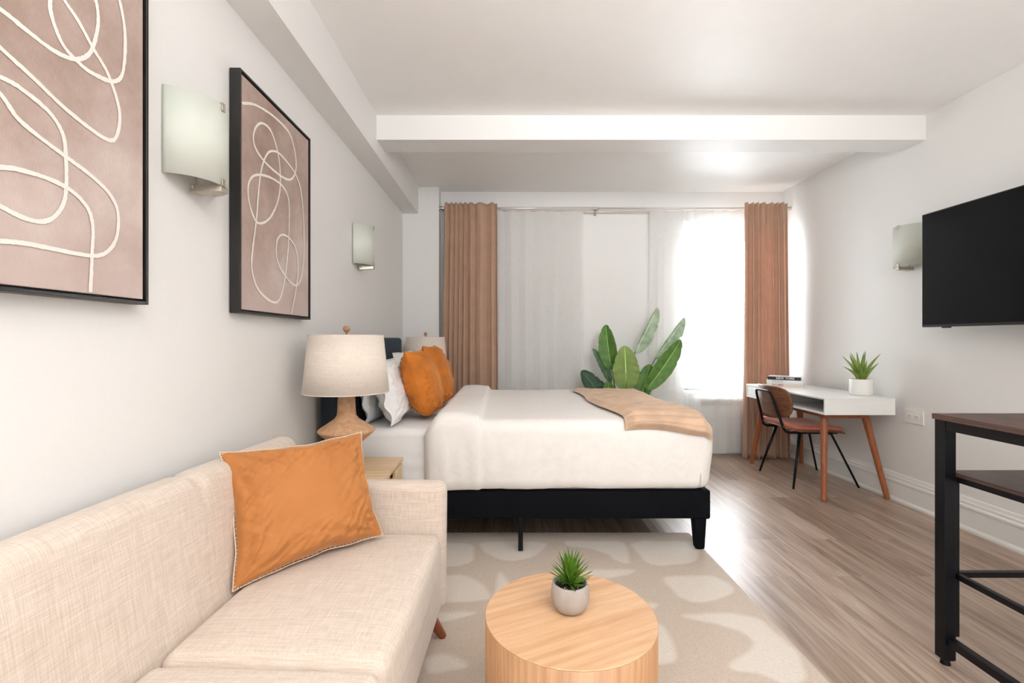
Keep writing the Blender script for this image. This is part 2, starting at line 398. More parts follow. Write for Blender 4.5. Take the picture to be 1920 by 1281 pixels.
def lathe(prof, seg=48, cx=0, cy=0, bm=None, cap=True):
    bm = bm or bmesh.new(); rings = []
    for r, z in prof:
        if r < 1e-5: rings.append([bm.verts.new((cx, cy, z))]); continue
        rings.append([bm.verts.new((cx+r*math.cos(2*math.pi*k/seg), cy+r*math.sin(2*math.pi*k/seg), z)) for k in range(seg)])
    for a, b in zip(rings, rings[1:]):
        for k in range(seg):
            j = (k+1) % seg
            if len(a) == 1 and len(b) == 1: continue
            if len(a) == 1: bm.faces.new((a[0], b[k], b[j]))
            elif len(b) == 1: bm.faces.new((a[k], a[j], b[0]))
            else: bm.faces.new((a[k], a[j], b[j], b[k]))
    if cap:
        if len(rings[0]) > 1: bm.faces.new(rings[0][::-1])
        if len(rings[-1]) > 1: bm.faces.new(rings[-1])
    return bm
def sphere(bm, c, r, seg=16):
    bmesh.ops.create_uvsphere(bm, u_segments=seg, v_segments=seg//2, radius=r, matrix=Matrix.Translation(c)); return bm
def rbox(x0, x1, y0, y1, z0, z1, r, n=10, m=5, fn=None, skip=None, bm=None):
    """box with softly rounded edges on a fine grid; fn bends it, skip drops faces"""
    bm = bm or bmesh.new()
    c = Vector(((x0+x1)/2, (y0+y1)/2, (z0+z1)/2)); h = Vector(((x1-x0)/2, (y1-y0)/2, (z1-z0)/2))
    r = min(r, *h) - 1e-6
    ns = n if isinstance(n, (list, tuple)) else (n, n, n)
    S = []
    for a in range(3):
        i = h[a]-r
        S.append([-h[a]+r*k/m for k in range(m)]+[-i+2*i*k/ns[a] for k in range(ns[a]+1)]+[i+r*(k+1)/m for k in range(m)])
    cache = {}
    def V(p):
        key = tuple(round(x, 6) for x in p)
        if key not in cache:
            q = Vector([max(-(h[a]-r), min(h[a]-r, p[a])) for a in range(3)]); d = Vector(p)-q
            w = q+(d.normalized()*r if d.length > 1e-9 else d)+c
            if fn: w = Vector(fn(w))
            cache[key] = bm.verts.new(w)
        return cache[key]
    for a in range(3):
        b, d = (a+1) % 3, (a+2) % 3
        for s in (-1, 1):
            for i in range(len(S[b])-1):
                for j in range(len(S[d])-1):
                    vs = []
                    for (u, v) in ((i, j), (i+1, j), (i+1, j+1), (i, j+1)):
                        p = [0, 0, 0]; p[a] = s*h[a]; p[b] = S[b][u]; p[d] = S[d][v]; vs.append(p)
                    if skip:
                        mid = c+Vector([sum(q[k] for q in vs)/4 for k in range(3)])
                        if skip(mid, a, s): continue
                    f = [V(p) for p in vs]
                    if len(set(f)) == 4:
                        try: bm.faces.new(f if s > 0 else f[::-1])
                        except ValueError: pass
    return bm
def N(x, y, z, s=0): return noise.noise(Vector((x+s*7.3, y-s*3.1, z+s*1.7)))
def sm(a, b, x):
    t = max(0, min(1, (x-a)/(b-a))); return t*t*(3-2*t)
def catmull(pts, n=8):
    P = [Vector(p) for p in pts]; P = [P[0]*2-P[1]]+P+[P[-1]*2-P[-2]]; out = []
    for i in range(1, len(P)-2):
        a, b, c, d = P[i-1:i+3]
        for k in range(n):
            t = k/n
            out.append(.5*((2*b)+(c-a)*t+(2*a-5*b+4*c-d)*t*t+(3*b-a-3*c+d)*t**3))
    out.append(P[-2]); return out
def cushion(name, mat, parent, corners, thick, seed=0, n=44, wrinkle=.006, pinch=.07, power=.42, flange=0, foot=0):
    """pillow between four corners (BL, BR, TR, TL): puffed both ways, mid edges drawn in"""
    BL, BR, TR, TL = [Vector(c) for c in corners]
    nrm = (BR-BL).cross(TL-BL).normalized()
    bm = bmesh.new(); g = [{}, {}]; uvs = {}
    for side in (0, 1):
        sg = 1 if side == 0 else -1
        for i in range(n+1):
            for j in range(n+1):
                u, v = math.sin((i/n-.5)*math.pi), math.sin((j/n-.5)*math.pi)
                if side == 1 and (i in (0, n) or j in (0, n)):
                    g[1][i, j] = g[0][i, j]; continue
                pu = u*(1-pinch*u*u*(1-v*v)*(1+.3*N(v*3, seed, 0))); pv = v*(1-pinch*v*v*(1-u*u)*(1+.3*N(u*3, seed, 5)))
                lo_ = max(0, -v)**3; pu *= 1-foot*lo_*u*u; pv += foot*.8*max(0, -v)*abs(u)**4
                a, b = (pu+1)/2, (pv+1)/2
                p = BL*(1-a)*(1-b)+BR*a*(1-b)+TR*a*b+TL*(1-a)*b
                uu, vv = u/(1-flange), v/(1-flange)
                e = max(0, 1-uu*uu)*max(0, 1-vv*vv)
                t = thick/2*(e**power)+.0015
                ed = max(abs(u), abs(v))
                # creases fan out of the corners and run in from the seams
                ang = math.atan2(1-abs(v), 1-abs(u)+1e-6)
                cr = math.sin(ang*13+seed*2+3*N(u*1.5, v*1.5, side, seed))*sm(.45, .95, ed)*sm(1.05, .8, ed)
                cr += 1.2*N(u*2.2+side*4, v*2.2, seed)
                # pulled creases: ridged noise stretched along the diagonals
                p1, p2 = u+v, u-v
                rg = (1-abs(N(p1*1.3+3, p2*6, seed+side)*2.2))**3+(1-abs(N(p1*6, p2*1.3, seed+side+5)*2.2))**3*(.6 if foot == 0 else 1)
                cr += 1.1*rg*sm(.15, .8, ed)
                cr += .8*math.sin(v*23+seed+4*N(u, v*3, seed))*sm(.62, .96, abs(u))+.8*math.sin(u*23+seed+4*N(u*3, v, seed))*sm(.62, .96, abs(v))
                w = wrinkle*cr*min(1, e*4)
                wave = .012*N(u*2, v*2, seed*3)*0+ (flange and .012*math.sin(4.5*(u*abs(v)+v)+seed+2*N(u,v,seed))*sm(1-flange*2, 1, ed))
                g[side][i, j] = bm.verts.new(p+nrm*(sg*(t+w)+wave))
        for i in range(n):
            for j in range(n):
                f = [g[side][i, j], g[side][i+1, j], g[side][i+1, j+1], g[side][i, j+1]]
                bm.faces.new(f if side == 0 else f[::-1])
    rim = [g[0][i, 0].co.copy() for i in range(n)]+[g[0][n, j].co.copy() for j in range(n)] + \
          [g[0][i, n].co.copy() for i in range(n, 0, -1)]+[g[0][0, j].co.copy() for j in range(n, 0, -1)]
    return obj(name, bm, mat, parent, smooth=True), rim, nrm

# ------------------------------------------------------------------ room shell
XL, XR, YB, ZC, YF = -1.06, 2.90, 5.08, 2.75, -1.6
struct('floor', B(XL-.1, XR+.1, YF, YB+.3, -.1, 0), 'floor')
struct('ceiling', B(XL-.1, XR+.1, YF, YB+.3, ZC, ZC+.1), 'ceil')
struct('wall_left', B(XL-.1, XL, YF, YB+.3, 0, ZC), 'wall')
struct('wall_right', B(XR, XR+.1, YF, YB+.3, 0, ZC), 'wall')
WX0, WX1, WZ0, WZ1 = 1.87, 2.80, .66, 2.43
bm = B(XL, WX0, YB, YB+.28, 0, ZC); box(bm, WX1, XR, YB, YB+.28, 0, ZC)
box(bm, WX0, WX1, YB, YB+.28, 0, WZ0); box(bm, WX0, WX1, YB, YB+.28, WZ1, ZC)
struct('wall_back', bm, 'wall')
struct('trim_1', B(XL, -.90, YF, 4.92, 2.48, ZC), 'wall')          # long soffit on the left wall
struct('trim_2', B(-.90, XR, 3.34, 3.56, 2.58, ZC), 'wall')        # beam across the ceiling
struct('trim_3', B(XL, -.69, 4.92, YB, 0, ZC), 'wall')             # pier in the back left corner
def baseboard(name, axis, a, b, w, sgn):
    prof = [(0, 0), (.026, 0), (.026, .015), (.018, .03), (.018, .135), (.024, .142), (.024, .155), (.017, .162), (.017, .178), (.012, .186), (.008, .205), (0, .208)]
    bm = bmesh.new(); rows = []
    for t in (a, b):
        rows.append([bm.verts.new((w+sgn*d, t, z) if axis == 'y' else (t, w+sgn*d, z)) for d, z in prof])
    k = len(prof)
    for i in range(k): bm.faces.new((rows[0][i], rows[0][(i+1) % k], rows[1][(i+1) % k], rows[1][i]))
    bm.faces.new(rows[0]); bm.faces.new(rows[1][::-1])
    struct(name, bm, 'trim')
baseboard('baseboard_right', 'y', YF, YB, XR, -1)
baseboard('baseboard_left', 'y', YF, 4.92, XL, 1)
baseboard('baseboard_back', 'x', -.69, XR-.026, YB, -1)
# window in its reveal
win = bpy.data.objects.new('window_1', None); COL.objects.link(win); win['kind'] = 'structure'
win.location = (WX0, YB+.18, WZ0)
bm = bmesh.new(); w, h = WX1-WX0, WZ1-WZ0
for a in ((0, .06, 0, .07, 0, h), (w-.06, w, 0, .07, 0, h), (.06, w-.06, 0, .07, 0, .06), (.06, w-.06, 0, .07, h-.16, h), (.06, w-.06, .01, .06, .84, .89)): box(bm, *a)
obj('window_frame', bm, 'blinds', win, bevel=.004)
obj('pane', B(.06, w-.06, .03, .036, .06, h-.16), 'pane', win)
struct('trim_4', B(WX0-.03, WX1+.03, YB-.02, YB+.18, WZ0-.03, WZ0), 'trim', bevel=.004)
# ------------------------------------------------------------------ air conditioner under the window
ac = thing('air_conditioner', 'white wall air conditioner under the window, dimly seen behind the right sheer curtain', 'air conditioner', (2.37, YB, 0))
obj('casing', rbox(-.43, .43, -.085, -.004, .09, .60, .03, 6, 4), 'white', ac, smooth=True)
bm = bmesh.new()
for i in range(7): box(bm, -.36, .36, -.089, -.084, .515+i*.009, .519+i*.009)
obj('air_grille', bm, 'dark', ac)
bm = bmesh.new()
for i in range(16): box(bm, -.38, .38, -.090, -.084, .14+i*.018, .150+i*.018)
obj('louvre_panel', bm, 'blinds', ac)

# ------------------------------------------------------------------ curtains
RZ, RY = 2.535, 4.925
rod = thing('curtain_rod', 'long pale metal curtain rod spanning the window wall', 'curtain rod', (0, RY, RZ))
obj('pole', tube(T([(-.655, 0, 0), (.95, 0, 0)], .0125, 20), [(.95, 0, -.001), (XR-.03, 0, -.001)], .010, 20), 'rodm', rod, smooth=True)
obj('end_cap', T([(-.688, 0, 0), (-.655, 0, 0), (-.640, 0, 0)], [.019, .019, .016], 24), 'nickel', rod)
obj('end_cap', T([(XR-.045, 0, 0), (XR-.002, 0, 0)], .016, 24), 'nickel', rod)
bm = tube(bmesh.new(), [(.93, .155, -.01), (.93, .01, -.012), (.93, -.012, -.004)], .006); tube(bm, [(.91, .02, -.02), (.905, .0, -.05)], .005)
tube(bm, [(.93, .150, -.04), (.93, .150, .03)], .012)
obj('bracket', bm, 'nickel', rod, smooth=True)
obj('sheer_rail', T([(-.66, .065, -.018), (XR-.02, .065, -.018)], .006, 12), 'rodm', rod, smooth=True)

def curtain(name, mat, tx0, tx1, bx0, bx1, zt, zb, Y, folds, amp, seed, parent=None, pw=1.0, amp_b=None, yfn=None, hem=0, nu=260, nv=60, widths=None):
    bm = bmesh.new(); rnd = random.Random(seed)
    # irregular folds: warped phase
    ph = [0]
    for i in range(nu): ph.append(ph[-1]+max(.25, .55+1.3*(.5+.9*N(i/nu*folds*.9, seed, 2))))
    ph = [p/ph[-1] for p in ph]; g = {}
    if widths:
        cum = [0]
        for w_ in widths: cum.append(cum[-1]+w_)
        cum = [c/cum[-1] for c in cum]; folds = len(widths); ph = []
        for i in range(nu+1):
            u = i/nu; k = min(folds-1, max(q for q in range(folds) if cum[q] <= u+1e-9))
            ph.append((k+(u-cum[k])/(cum[k+1]-cum[k]))/folds)
    for i in range(nu+1):
        u = i/nu
        for j in range(nv+1):
            v = j/nv
            k = sm(0, .07, v)
            x0 = tx0+(bx0-tx0)*v**1.3; x1 = tx1+(bx1-tx1)*v**1.3
            a = ph[i]*folds*2*math.pi+.25*N(u*3, v*1.5, seed)
            A = (min(1, widths[min(len(widths)-1, int(ph[i]*folds))]*9) if widths else 1)*(amp+((amp_b or amp)-amp)*v)*(.65+.5*abs(N(u*folds*.7, .0, seed+3)))*(1-.35*(1-k))
            s = math.sin(a); s = math.copysign(abs(s)**pw, s)
            y = Y-A*s+.004*N(u*12, v*4, seed)
            x = x0+(x1-x0)*u+A*.45*math.sin(2*a)*k*(1 if 0.02 < u < .98 else 0)
            z = zt+(zb-zt)*v+(.004*math.sin(a) if j == 0 else 0)
            if j == nv: z += .006*math.sin(a*.5+seed)
            if yfn: y = yfn(x, y, z)
            g[i, j] = bm.verts.new((x, y, z))
    for i in range(nu):
        for j in range(nv): bm.faces.new((g[i, j], g[i+1, j], g[i+1, j+1], g[i, j+1]))
    return obj(name, bm, mat, parent, smooth=True), g

cl = thing('curtain', 'tan velvet curtain at the left end of the rod, behind the bed', 'curtain', (-.36, 4.89, 0), 0, 'tan velvet curtains')
def loc(o, p):            # keep world geometry under an empty
    o.location = (-p.location[0], -p.location[1], -p.location[2]); return o
o, _ = curtain('panel', 'curtain', -.62, -.095, -.66, -.085, 2.565, .012, 4.845, 5.6, .040, 4, cl, .8, .055, widths=[.10, .085, .08, .085, .10, .14, .24, .13]); loc(o, cl)
o.modifiers.new('s', 'SOLIDIFY').thickness = .003
o, _ = curtain('header_tape', 'curtain', -.60, -.10, -.60, -.10, 2.545, 2.50, 4.885, 7.5, .006, 5, cl, nv=4); loc(o, cl)
o.modifiers.new('s', 'SOLIDIFY').thickness = .002
cr = thing('curtain', 'tan velvet curtain at the right end of the rod, glowing orange beside the desk', 'curtain', (2.65, 4.89, 0), 0, 'tan velvet curtains')
o, _ = curtain('panel', 'curtain', 2.39, 2.82, 2.37, 2.85, 2.565, .012, 4.845, 5.0, .038, 11, cr, .8, .055, widths=[.15, .11, .12, .20, .14, .10, .16]); loc(o, cr)
o.modifiers.new('s', 'SOLIDIFY').thickness = .003
o, _ = curtain('header_tape', 'curtain', 2.41, 2.81, 2.41, 2.81, 2.545, 2.50, 4.885, 6.5, .006, 15, cr, nv=4); loc(o, cr)
o.modifiers.new('s', 'SOLIDIFY').thickness = .002
s1 = thing('sheer_curtain', 'flat white sheer curtain hanging beside the left tan curtain', 'sheer curtain', (.35, 4.98, 0), 0, 'white sheer curtains')
o, g1 = curtain('voile', 'sheer', -.12, .79, -.12, .80, 2.52, .03, 4.985, 6, .010, 21, s1, 1, .016); loc(o, s1)
o, _ = curtain('hem_band', 'sheer', -.12, .79, -.12, .79, 2.52, 2.42, 4.978, 6, .010, 21, s1, 1, .010, nv=6); loc(o, s1)
s2 = thing('sheer_curtain', 'white sheer curtain lit from behind by the window on the right', 'sheer curtain', (1.9, 4.98, 0), 0, 'white sheer curtains')
bulge = lambda x, y, z: y-.012*sm(1.85, 1.98, x)*sm(.68, .58, z)
o, _ = curtain('voile', 'sheer', 1.475, 2.50, 1.46, 2.52, 2.52, .03, 4.978, 7, .009, 33, s2, 1, .012, bulge); loc(o, s2)
o, _ = curtain('hem_band', 'sheer', 1.475, 2.50, 1.475, 2.50, 2.52, 2.42, 4.970, 7, .009, 33, s2, 1, .009, nv=6); loc(o, s2)

# ------------------------------------------------------------------ pictures
def ribbon(bm, pts, wd, seed, x):
    P = catmull([(p[0], p[1], 0) for p in pts], 10); L = []
    for i, p in enumerate(P):
        a, b = P[max(0, i-1)], P[min(len(P)-1, i+1)]; t = (b-a).normalized() if (b-a).length else Vector((1, 0, 0))
        nn = Vector((-t.y, t.x, 0)); w = wd/2*(1+.25*N(i*.13, seed, 0))
        e1, e2 = w*(1+.34*N(i*.9, seed, 3)), w*(1+.34*N(i*.9, seed, 9))
        q = [p+nn*e1, p-nn*e2]
        xx = x+.0010+.00025*(seed % 7)+i*2.5e-6
        L.append((bm.verts.new((xx, q[0].x, q[0].y)), bm.verts.new((xx, q[1].x, q[1].y))))
    for a, b in zip(L, L[1:]): bm.faces.new((a[0], a[1], b[1], b[0]))
def picture(label, y0, y1, z0, z1, strokes, wd):
    X = XL+.004; D = .042
    t = thing('framed_painting', label, 'painting', (X, y0, z0), 0, 'framed line paintings')
    w, h = y1-y0, z1-z0; fr = .009
    bm = B(0, D, 0, fr, 0, h); box(bm, 0, D, w-fr, w, 0, h); box(bm, 0, D, fr, w-fr, 0, fr); box(bm, 0, D, fr, w-fr, h-fr, h)
    box(bm, 0, .01, fr, w-fr, fr, h-fr)
    obj('frame', bm, 'frame', t, bevel=.0015)
    gp = fr+.005
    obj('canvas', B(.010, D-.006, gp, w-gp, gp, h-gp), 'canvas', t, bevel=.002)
    bm = bmesh.new(); face = X+D-.006
    for si, s in enumerate(strokes):
        pts = []
        for zx, zy in s:
            px, py = zx/2.0016, zy/2.0016
            Y = F*(-face)/(VX-px); Z = H-(py-VY)*Y/F
            pts.append((min(w-gp-.006, max(gp+.006, Y-y0)), min(h-gp-.004, max(gp+.004, Z-z0))))
        ribbon(bm, pts, wd, si, D-.006)
    obj('brush_line', bm, 'brush', t)
P1 = [[(-330, -180), (-150, -60), (0, 35), (100, 115), (200, 190), (280, 222), (335, 200), (362, 120), (366, 50), (350, -20), (300, -120), (220, -90), (188, -10), (192, 60), (230, 160), (280, 222), (340, 272), (420, 305), (458, 275), (468, 150), (455, 40), (425, -60), (330, -260)],
      [(180, -120), (240, 0), (290, 75), (350, 185), (400, 270), (436, 370), (448, 440), (438, 505), (415, 527), (360, 500), (240, 405), (120, 290), (0, 180), (-140, 40), (-360, -120)],
      [(-420, 250), (-200, 235), (0, 290), (100, 350), (190, 430), (235, 510), (245, 600), (246, 700), (235, 765), (200, 815), (150, 832), (80, 815), (0, 775), (-160, 690), (-380, 560)],
      [(-380, 100), (-120, 240), (0, 355), (60, 440), (140, 510), (240, 585), (340, 660), (410, 730), (440, 800), (435, 890), (400, 945), (340, 960), (200, 935), (100, 915), (0, 905), (-200, 900), (-420, 1000)],
      [(-400, 700), (-180, 640), (0, 628), (100, 645), (200, 680), (270, 720), (325, 780), (345, 850), (342, 960), (336, 1110)]]
P2 = [[(903, 383), (960, 395), (1030, 440), (1085, 500), (1106, 570), (1110, 635), (1093, 672), (1060, 665), (1000, 615), (960, 560), (950, 510), (965, 470), (990, 465), (1020, 500), (1045, 590), (1051, 690), (1040, 760), (1010, 820), (970, 838), (945, 800), (930, 730), (935, 680), (960, 657), (1010, 665), (1060, 700), (1083, 760), (1082, 900), (1070, 1030), (1050, 1120), (1020, 1133), (970, 1090), (945, 1020), (945, 950), (960, 830), (975, 660), (1000, 580), (1030, 568), (1060, 590), (1108, 655), (1130, 730), (1139, 860), (1135, 1010), (1115, 1070), (1080, 1050), (1040, 980), (1037, 910), (1055, 882), (1085, 895), (1110, 940), (1117, 1010), (1110, 1080), (1092, 1190)]]
picture('black-framed taupe painting of white looping lines, nearer one cut by the photo edge', .708, 1.368, 1.297, 2.235, P1, .0100)
picture('black-framed taupe painting of white looping lines, hung between two wall sconces', 1.838, 2.497, 1.30, 2.235, P2, .0098)

# ------------------------------------------------------------------ wall sconces
def sconce(label, x, yc, z0, z1, sgn):
    t = thing('wall_sconce', label, 'wall sconce', (x, yc, z0), 0, 'frosted glass wall sconces')
    hw, dp, hh = .130, .105, z1-z0
    bm = bmesh.new(); n = 36; g = []
    R = (hw*hw+dp*dp)/(2*dp); a0 = math.asin(hw/R)
    for i in range(n+1):
        a = -a0+2*a0*i/n; y = R*math.sin(a); d = R*math.cos(a)-(R-dp)+.004
        low = .012*(1-(y/hw)**2)
        g.append((bm.verts.new((sgn*d, y, -low*0)), bm.verts.new((sgn*d, y, hh))))
    for a, b in zip(g, g[1:]): bm.faces.new((a[0], b[0], b[1], a[1]))
    obj('glass_shade', bm, 'frost', t, smooth=True, solid=.005)
    obj('wall_plate', B(*sorted((0, sgn*.018)), -.05, .05, .05, .20), 'nickel', t, bevel=.004)
    dd = sgn*(dp+.004)
    for zz, s in ((hh, 1), (0, -1)):
        bm = B(*sorted((dd-sgn*.012, dd+sgn*.007)), -.009, .009, min(zz, zz+s*.004), max(zz, zz+s*.004))
        box(bm, *sorted((dd+sgn*.004, dd+sgn*.007)), -.009, .009, min(zz-s*.022, zz+s*.003), max(zz-s*.022, zz+s*.003))
        obj('clip', bm, 'nickel', t, bevel=.001)
    # bracket: arm from plate to lower clip, triangular gusset below
    bm = T([(sgn*.018, 0, .06), (sgn*.03, 0, -.008), (dd, 0, -.006)], .004, 8)
    obj('arm', bm, 'nickel', t, smooth=True)
    bm = bmesh.new()
    for yy in (-.02, .02): pass
    pts = [(sgn*.02, -.028), (sgn*(dp+.006), -.006), (sgn*(dp+.006), .03), (sgn*.085, .04), (sgn*.02, .028)]
    lo = [bm.verts.new((a, b, -.028 if abs(a) < .03 else -.020)) for a, b in pts]; hi = [bm.verts.new((a, b, -.004)) for a, b in pts]
    bm.faces.new(lo[::-1]); bm.faces.new(hi)
    for i in range(5): bm.faces.new((lo[i], lo[(i+1) % 5], hi[(i+1) % 5], hi[i]))
    obj('bracket', bm, 'nickel', t)
    obj('screw', sphere(bmesh.new(), Vector((sgn*.03, -.03, -.012)), .006, 10), 'nickel', t, smooth=True)
sconce('frosted curved glass sconce between the two framed paintings', XL, 1.612, 1.713, 1.983, 1)
sconce('small-looking frosted glass sconce on the left wall above the headboard', XL, 3.44, 1.722, 1.997, 1)
sconce('frosted glass sconce on the right wall, partly behind the television', XR, 3.44, 1.715, 2.005, -1)

# ------------------------------------------------------------------ television
tv = thing('television', 'black flat screen television mounted on the right wall', 'television', (2.72, 2.52, 1.277))
W2, HT = .64, .735
obj('casing', B(-.002, .045, -W2, W2, 0, HT), 'bezel', tv, bevel=.004)
obj('screen', B(-.0045, 0, -W2+.008, W2-.008, .016, HT-.008), 'screen', tv)
obj('sensor', B(.0, .018, W2-.19, W2-.14, -.008, .001), 'bezel', tv, bevel=.002)
bm = B(.045, .06, -.2, .2, .15, .55); box(bm, .06, .165, -.05, .05, .3, .4); box(bm, .165, .178, -.12, .12, .2, .5)
obj('wall_mount', bm, 'black_metal', tv)

# ------------------------------------------------------------------ outlet
ol = thing('wall_outlet', 'white double wall outlet above the baseboard beside the desk', 'outlet', (XR, 3.43, .648))
obj('cover_plate', B(-.009, 0, -.08, .08, -.05, .05), 'plate', ol, bevel=.003)
for s in (-.030, .030):
    r = obj('socket', rbox(-.011, -.003, s-.021, s+.021, -.017, .017, .004, 3, 3), 'trim', ol, smooth=True)
    bm = bmesh.new()
    for k in (-.007, .007): box(bm, -.0118, -.0108, s-.010, s-.002, k-.001, k+.001)
    box(bm, -.0118, -.0108, s+.006, s+.010, -.002, .002)
    obj('slot', bm, 'dark', r)

# ------------------------------------------------------------------ rug
def rug():
    Z7 = lambda zx, zy: ((780+zx/2.4615), (860+zy/2.4615))
    def fl(zx, zy):
        px, py = Z7(zx, zy); Y = F*(H-.012)/(py-VY); return ((px-VX)*Y/F, Y)
    shapes = [[(300, 388), (420, 382), (590, 388), (585, 420), (540, 452), (470, 468), (400, 465), (330, 440), (302, 410)],
              [(60, 398), (250, 392), (245, 482), (60, 488)],
              [(700, 378), (870, 382), (960, 388), (985, 478), (930, 470), (880, 440), (820, 420), (700, 400)],
              [(1005, 385), (1240, 380), (1300, 392), (1290, 470), (1180, 490), (1080, 485), (1030, 440)],
              [(1148, 548), (1300, 540), (1390, 548), (1470, 600), (1400, 645), (1300, 662), (1230, 645), (1180, 600)],
              [(780, 515), (1010, 512), (950, 540), (870, 552), (800, 545)],
              [(60, 545), (200, 535), (280, 560), (325, 600), (332, 648), (60, 652)],
              [(365, 620), (385, 522), (430, 570), (500, 640), (500, 700), (400, 700)],
              [(60, 712), (265, 706), (250, 722), (160, 745), (100, 755)],
              [(1080, 665), (1120, 672), (1100, 690), (1070, 688)],
              [(1000, 760), (1110, 755), (1160, 800), (1200, 900), (1170, 940), (1000, 945)],
              [(1225, 725), (1400, 712), (1560, 730), (1660, 800), (1760, 900), (1800, 1000), (1740, 1050), (1600, 1000), (1440, 960), (1520, 900), (1560, 850), (1500, 800), (1380, 760)],
              [(50, 915), (120, 898), (220, 930), (240, 960), (180, 975), (60, 985)],
              [(1180, 1060), (1400, 1040), (1500, 1100), (1480, 1250), (1300, 1300), (1200, 1200)]]
    polys = [[fl(*p) for p in s] for s in shapes]
    polys = [[(q.x, q.y) for q in catmull([(p[0], p[1], 0) for p in s_+s_[:2]], 4)][2:-2] for s_ in polys]
    x0, x1, y0, y1 = -.98, 1.125, .55, 2.975
    def inside(p, poly):
        c = False; d = 9
        for i in range(len(poly)):
            a, b = poly[i], poly[i-1]
            if (a[1] > p[1]) != (b[1] > p[1]) and p[0] < (b[0]-a[0])*(p[1]-a[1])/(b[1]-a[1])+a[0]: c = not c
            vx, vy = b[0]-a[0], b[1]-a[1]; L = vx*vx+vy*vy
            t = max(0, min(1, ((p[0]-a[0])*vx+(p[1]-a[1])*vy)/L)) if L else 0
            d = min(d, math.hypot(p[0]-a[0]-t*vx, p[1]-a[1]-t*vy))
        return d if c else -d
    bbs = [(min(p[0] for p in q)-.03, max(p[0] for p in q)+.03, min(p[1] for p in q)-.03, max(p[1] for p in q)+.03) for q in polys]
    nx, ny = 190, 220; vs, cs = [], []
    for j in range(ny+1):
        for i in range(nx+1):
            x = x0+(x1-x0)*i/nx; y = y0+(y1-y0)*j/ny; best = -1
            xx, yy = x+.008*N(x*14, y*14, 0), y+.008*N(x*14, y*14, 4)
            for q, b in zip(polys, bbs):
                if b[0] < xx < b[1] and b[2] < yy < b[3]: best = max(best, inside((xx, yy), q))
            m = sm(-.010, .012, best)
            e = min(x-x0, x1-x, y-y0, y1-y)
            edge = sm(0, .012, e)
            vs.append((x, y+(.006*math.sin(x*3.0) if j == ny else 0), .003+(.009-.0025*m+.0012*N(x*60, y*60, 1))*edge)); cs.append(m*.62)
    fs = [(j*(nx+1)+i, j*(nx+1)+i+1, (j+1)*(nx+1)+i+1, (j+1)*(nx+1)+i) for j in range(ny) for i in range(nx)]
    k = len(vs); ring = [i for i in range(nx+1)]+[j*(nx+1)+nx for j in range(1, ny+1)]+[ny*(nx+1)+i for i in range(nx-1, -1, -1)]+[j*(nx+1) for j in range(ny-1, 0, -1)]
    for r in ring: vs.append((vs[r][0], vs[r][1], .0005)); cs.append(0)
    for i in range(len(ring)):
        j = (i+1) % len(ring); fs.append((ring[i], k+i, k+j, ring[j]))
    me = bpy.data.meshes.new('area_rug'); me.from_pydata(vs, [], fs)
    at_ = me.attributes.new('pile', 'FLOAT', 'POINT'); at_.data.foreach_set('value', cs)
    me.polygons.foreach_set('use_smooth', [True]*len(fs)); me.materials.append(M['rug'])
    o = bpy.data.objects.new('area_rug', me); COL.objects.link(o)
    tag(o, 'beige area rug with pale carved curved shapes under the round table', 'rug')
rug()

# ------------------------------------------------------------------ sofa
sofa = thing('sofa', 'oatmeal linen sofa with two seat cushions along the left wall', 'sofa', (-.882, 0, 0), math.radians(-2.3))
def backfn(p):
    k = (p.z-.30)/.5; x = p.x-.105*k
    x += .012*math.sin((p.y-.3)/1.75*math.pi)*sm(.45, .7, p.z)*(1 if p.x > -.05 else 0)
    z = p.z+.012*math.sin(max(0, min(1, (p.y-.28)/1.76))*math.pi)
    for yc in (.85, 1.42):       # tucks in the upholstery
        z -= .010*math.exp(-((p.y-yc)/.018)**2)*sm(.72, .80, p.z)
        if p.x > -.05: x -= .008*math.exp(-((p.y-yc)/.02)**2)*sm(.66, .79, p.z)
    return (x, p.y, z)
obj('backrest', rbox(-.085, .012, .26, 2.055, .20, .79, .040, (4, 120, 14), 6, backfn), 'sofa', sofa, smooth=True)
def seat(y0, y1):
    def fn(p):
        u = (p.x+.0)/.55; v = (p.y-y0)/(y1-y0)
        cr = .016*max(0, 1-(2*u-1)**4)*max(0, 1-(2*v-1)**4)
        return (p.x+(.012*max(0, 1-(2*v-1)**4) if p.x > .4 else 0), p.y, p.z+(cr if p.z > .38 else 0)+.0015*N(p.x*7, p.y*7, 0))
    return obj('seat_cushion', rbox(-.005, .548, y0, y1, .285, .437, .036, (18, 24, 4), 6, fn), 'sofa', sofa, smooth=True)
seat(1.152, 1.918); seat(.382, 1.146)
obj('seat_base', rbox(-.05, .545, .33, 1.95, .125, .288, .022, (10, 20, 3), 4), 'sofa', sofa, smooth=True)
def arm(y0, y1, s):
    def fn(p):
        k = sm(.30, .64, p.z)
        return (p.x, p.y+s*.018*k, p.z)
    obj('armrest', rbox(-.12, .562, y0, y1, .125, .628, .036, (16, 3, 16), 6, fn), 'sofa_up', sofa, smooth=True)
arm(1.916, 1.998, 1); arm(.302, .384, -1)
for (x, y, sx, sy) in ((.50, 1.90, .05, .05), (.50, .40, .05, -.05), (-.02, 1.90, -.04, .05), (-.02, .40, -.04, -.05)):
    obj('leg', T([(x, y, .128), (x+sx, y+sy, .0135)], [.026, .015], 20), 'sofaleg', sofa, smooth=False)

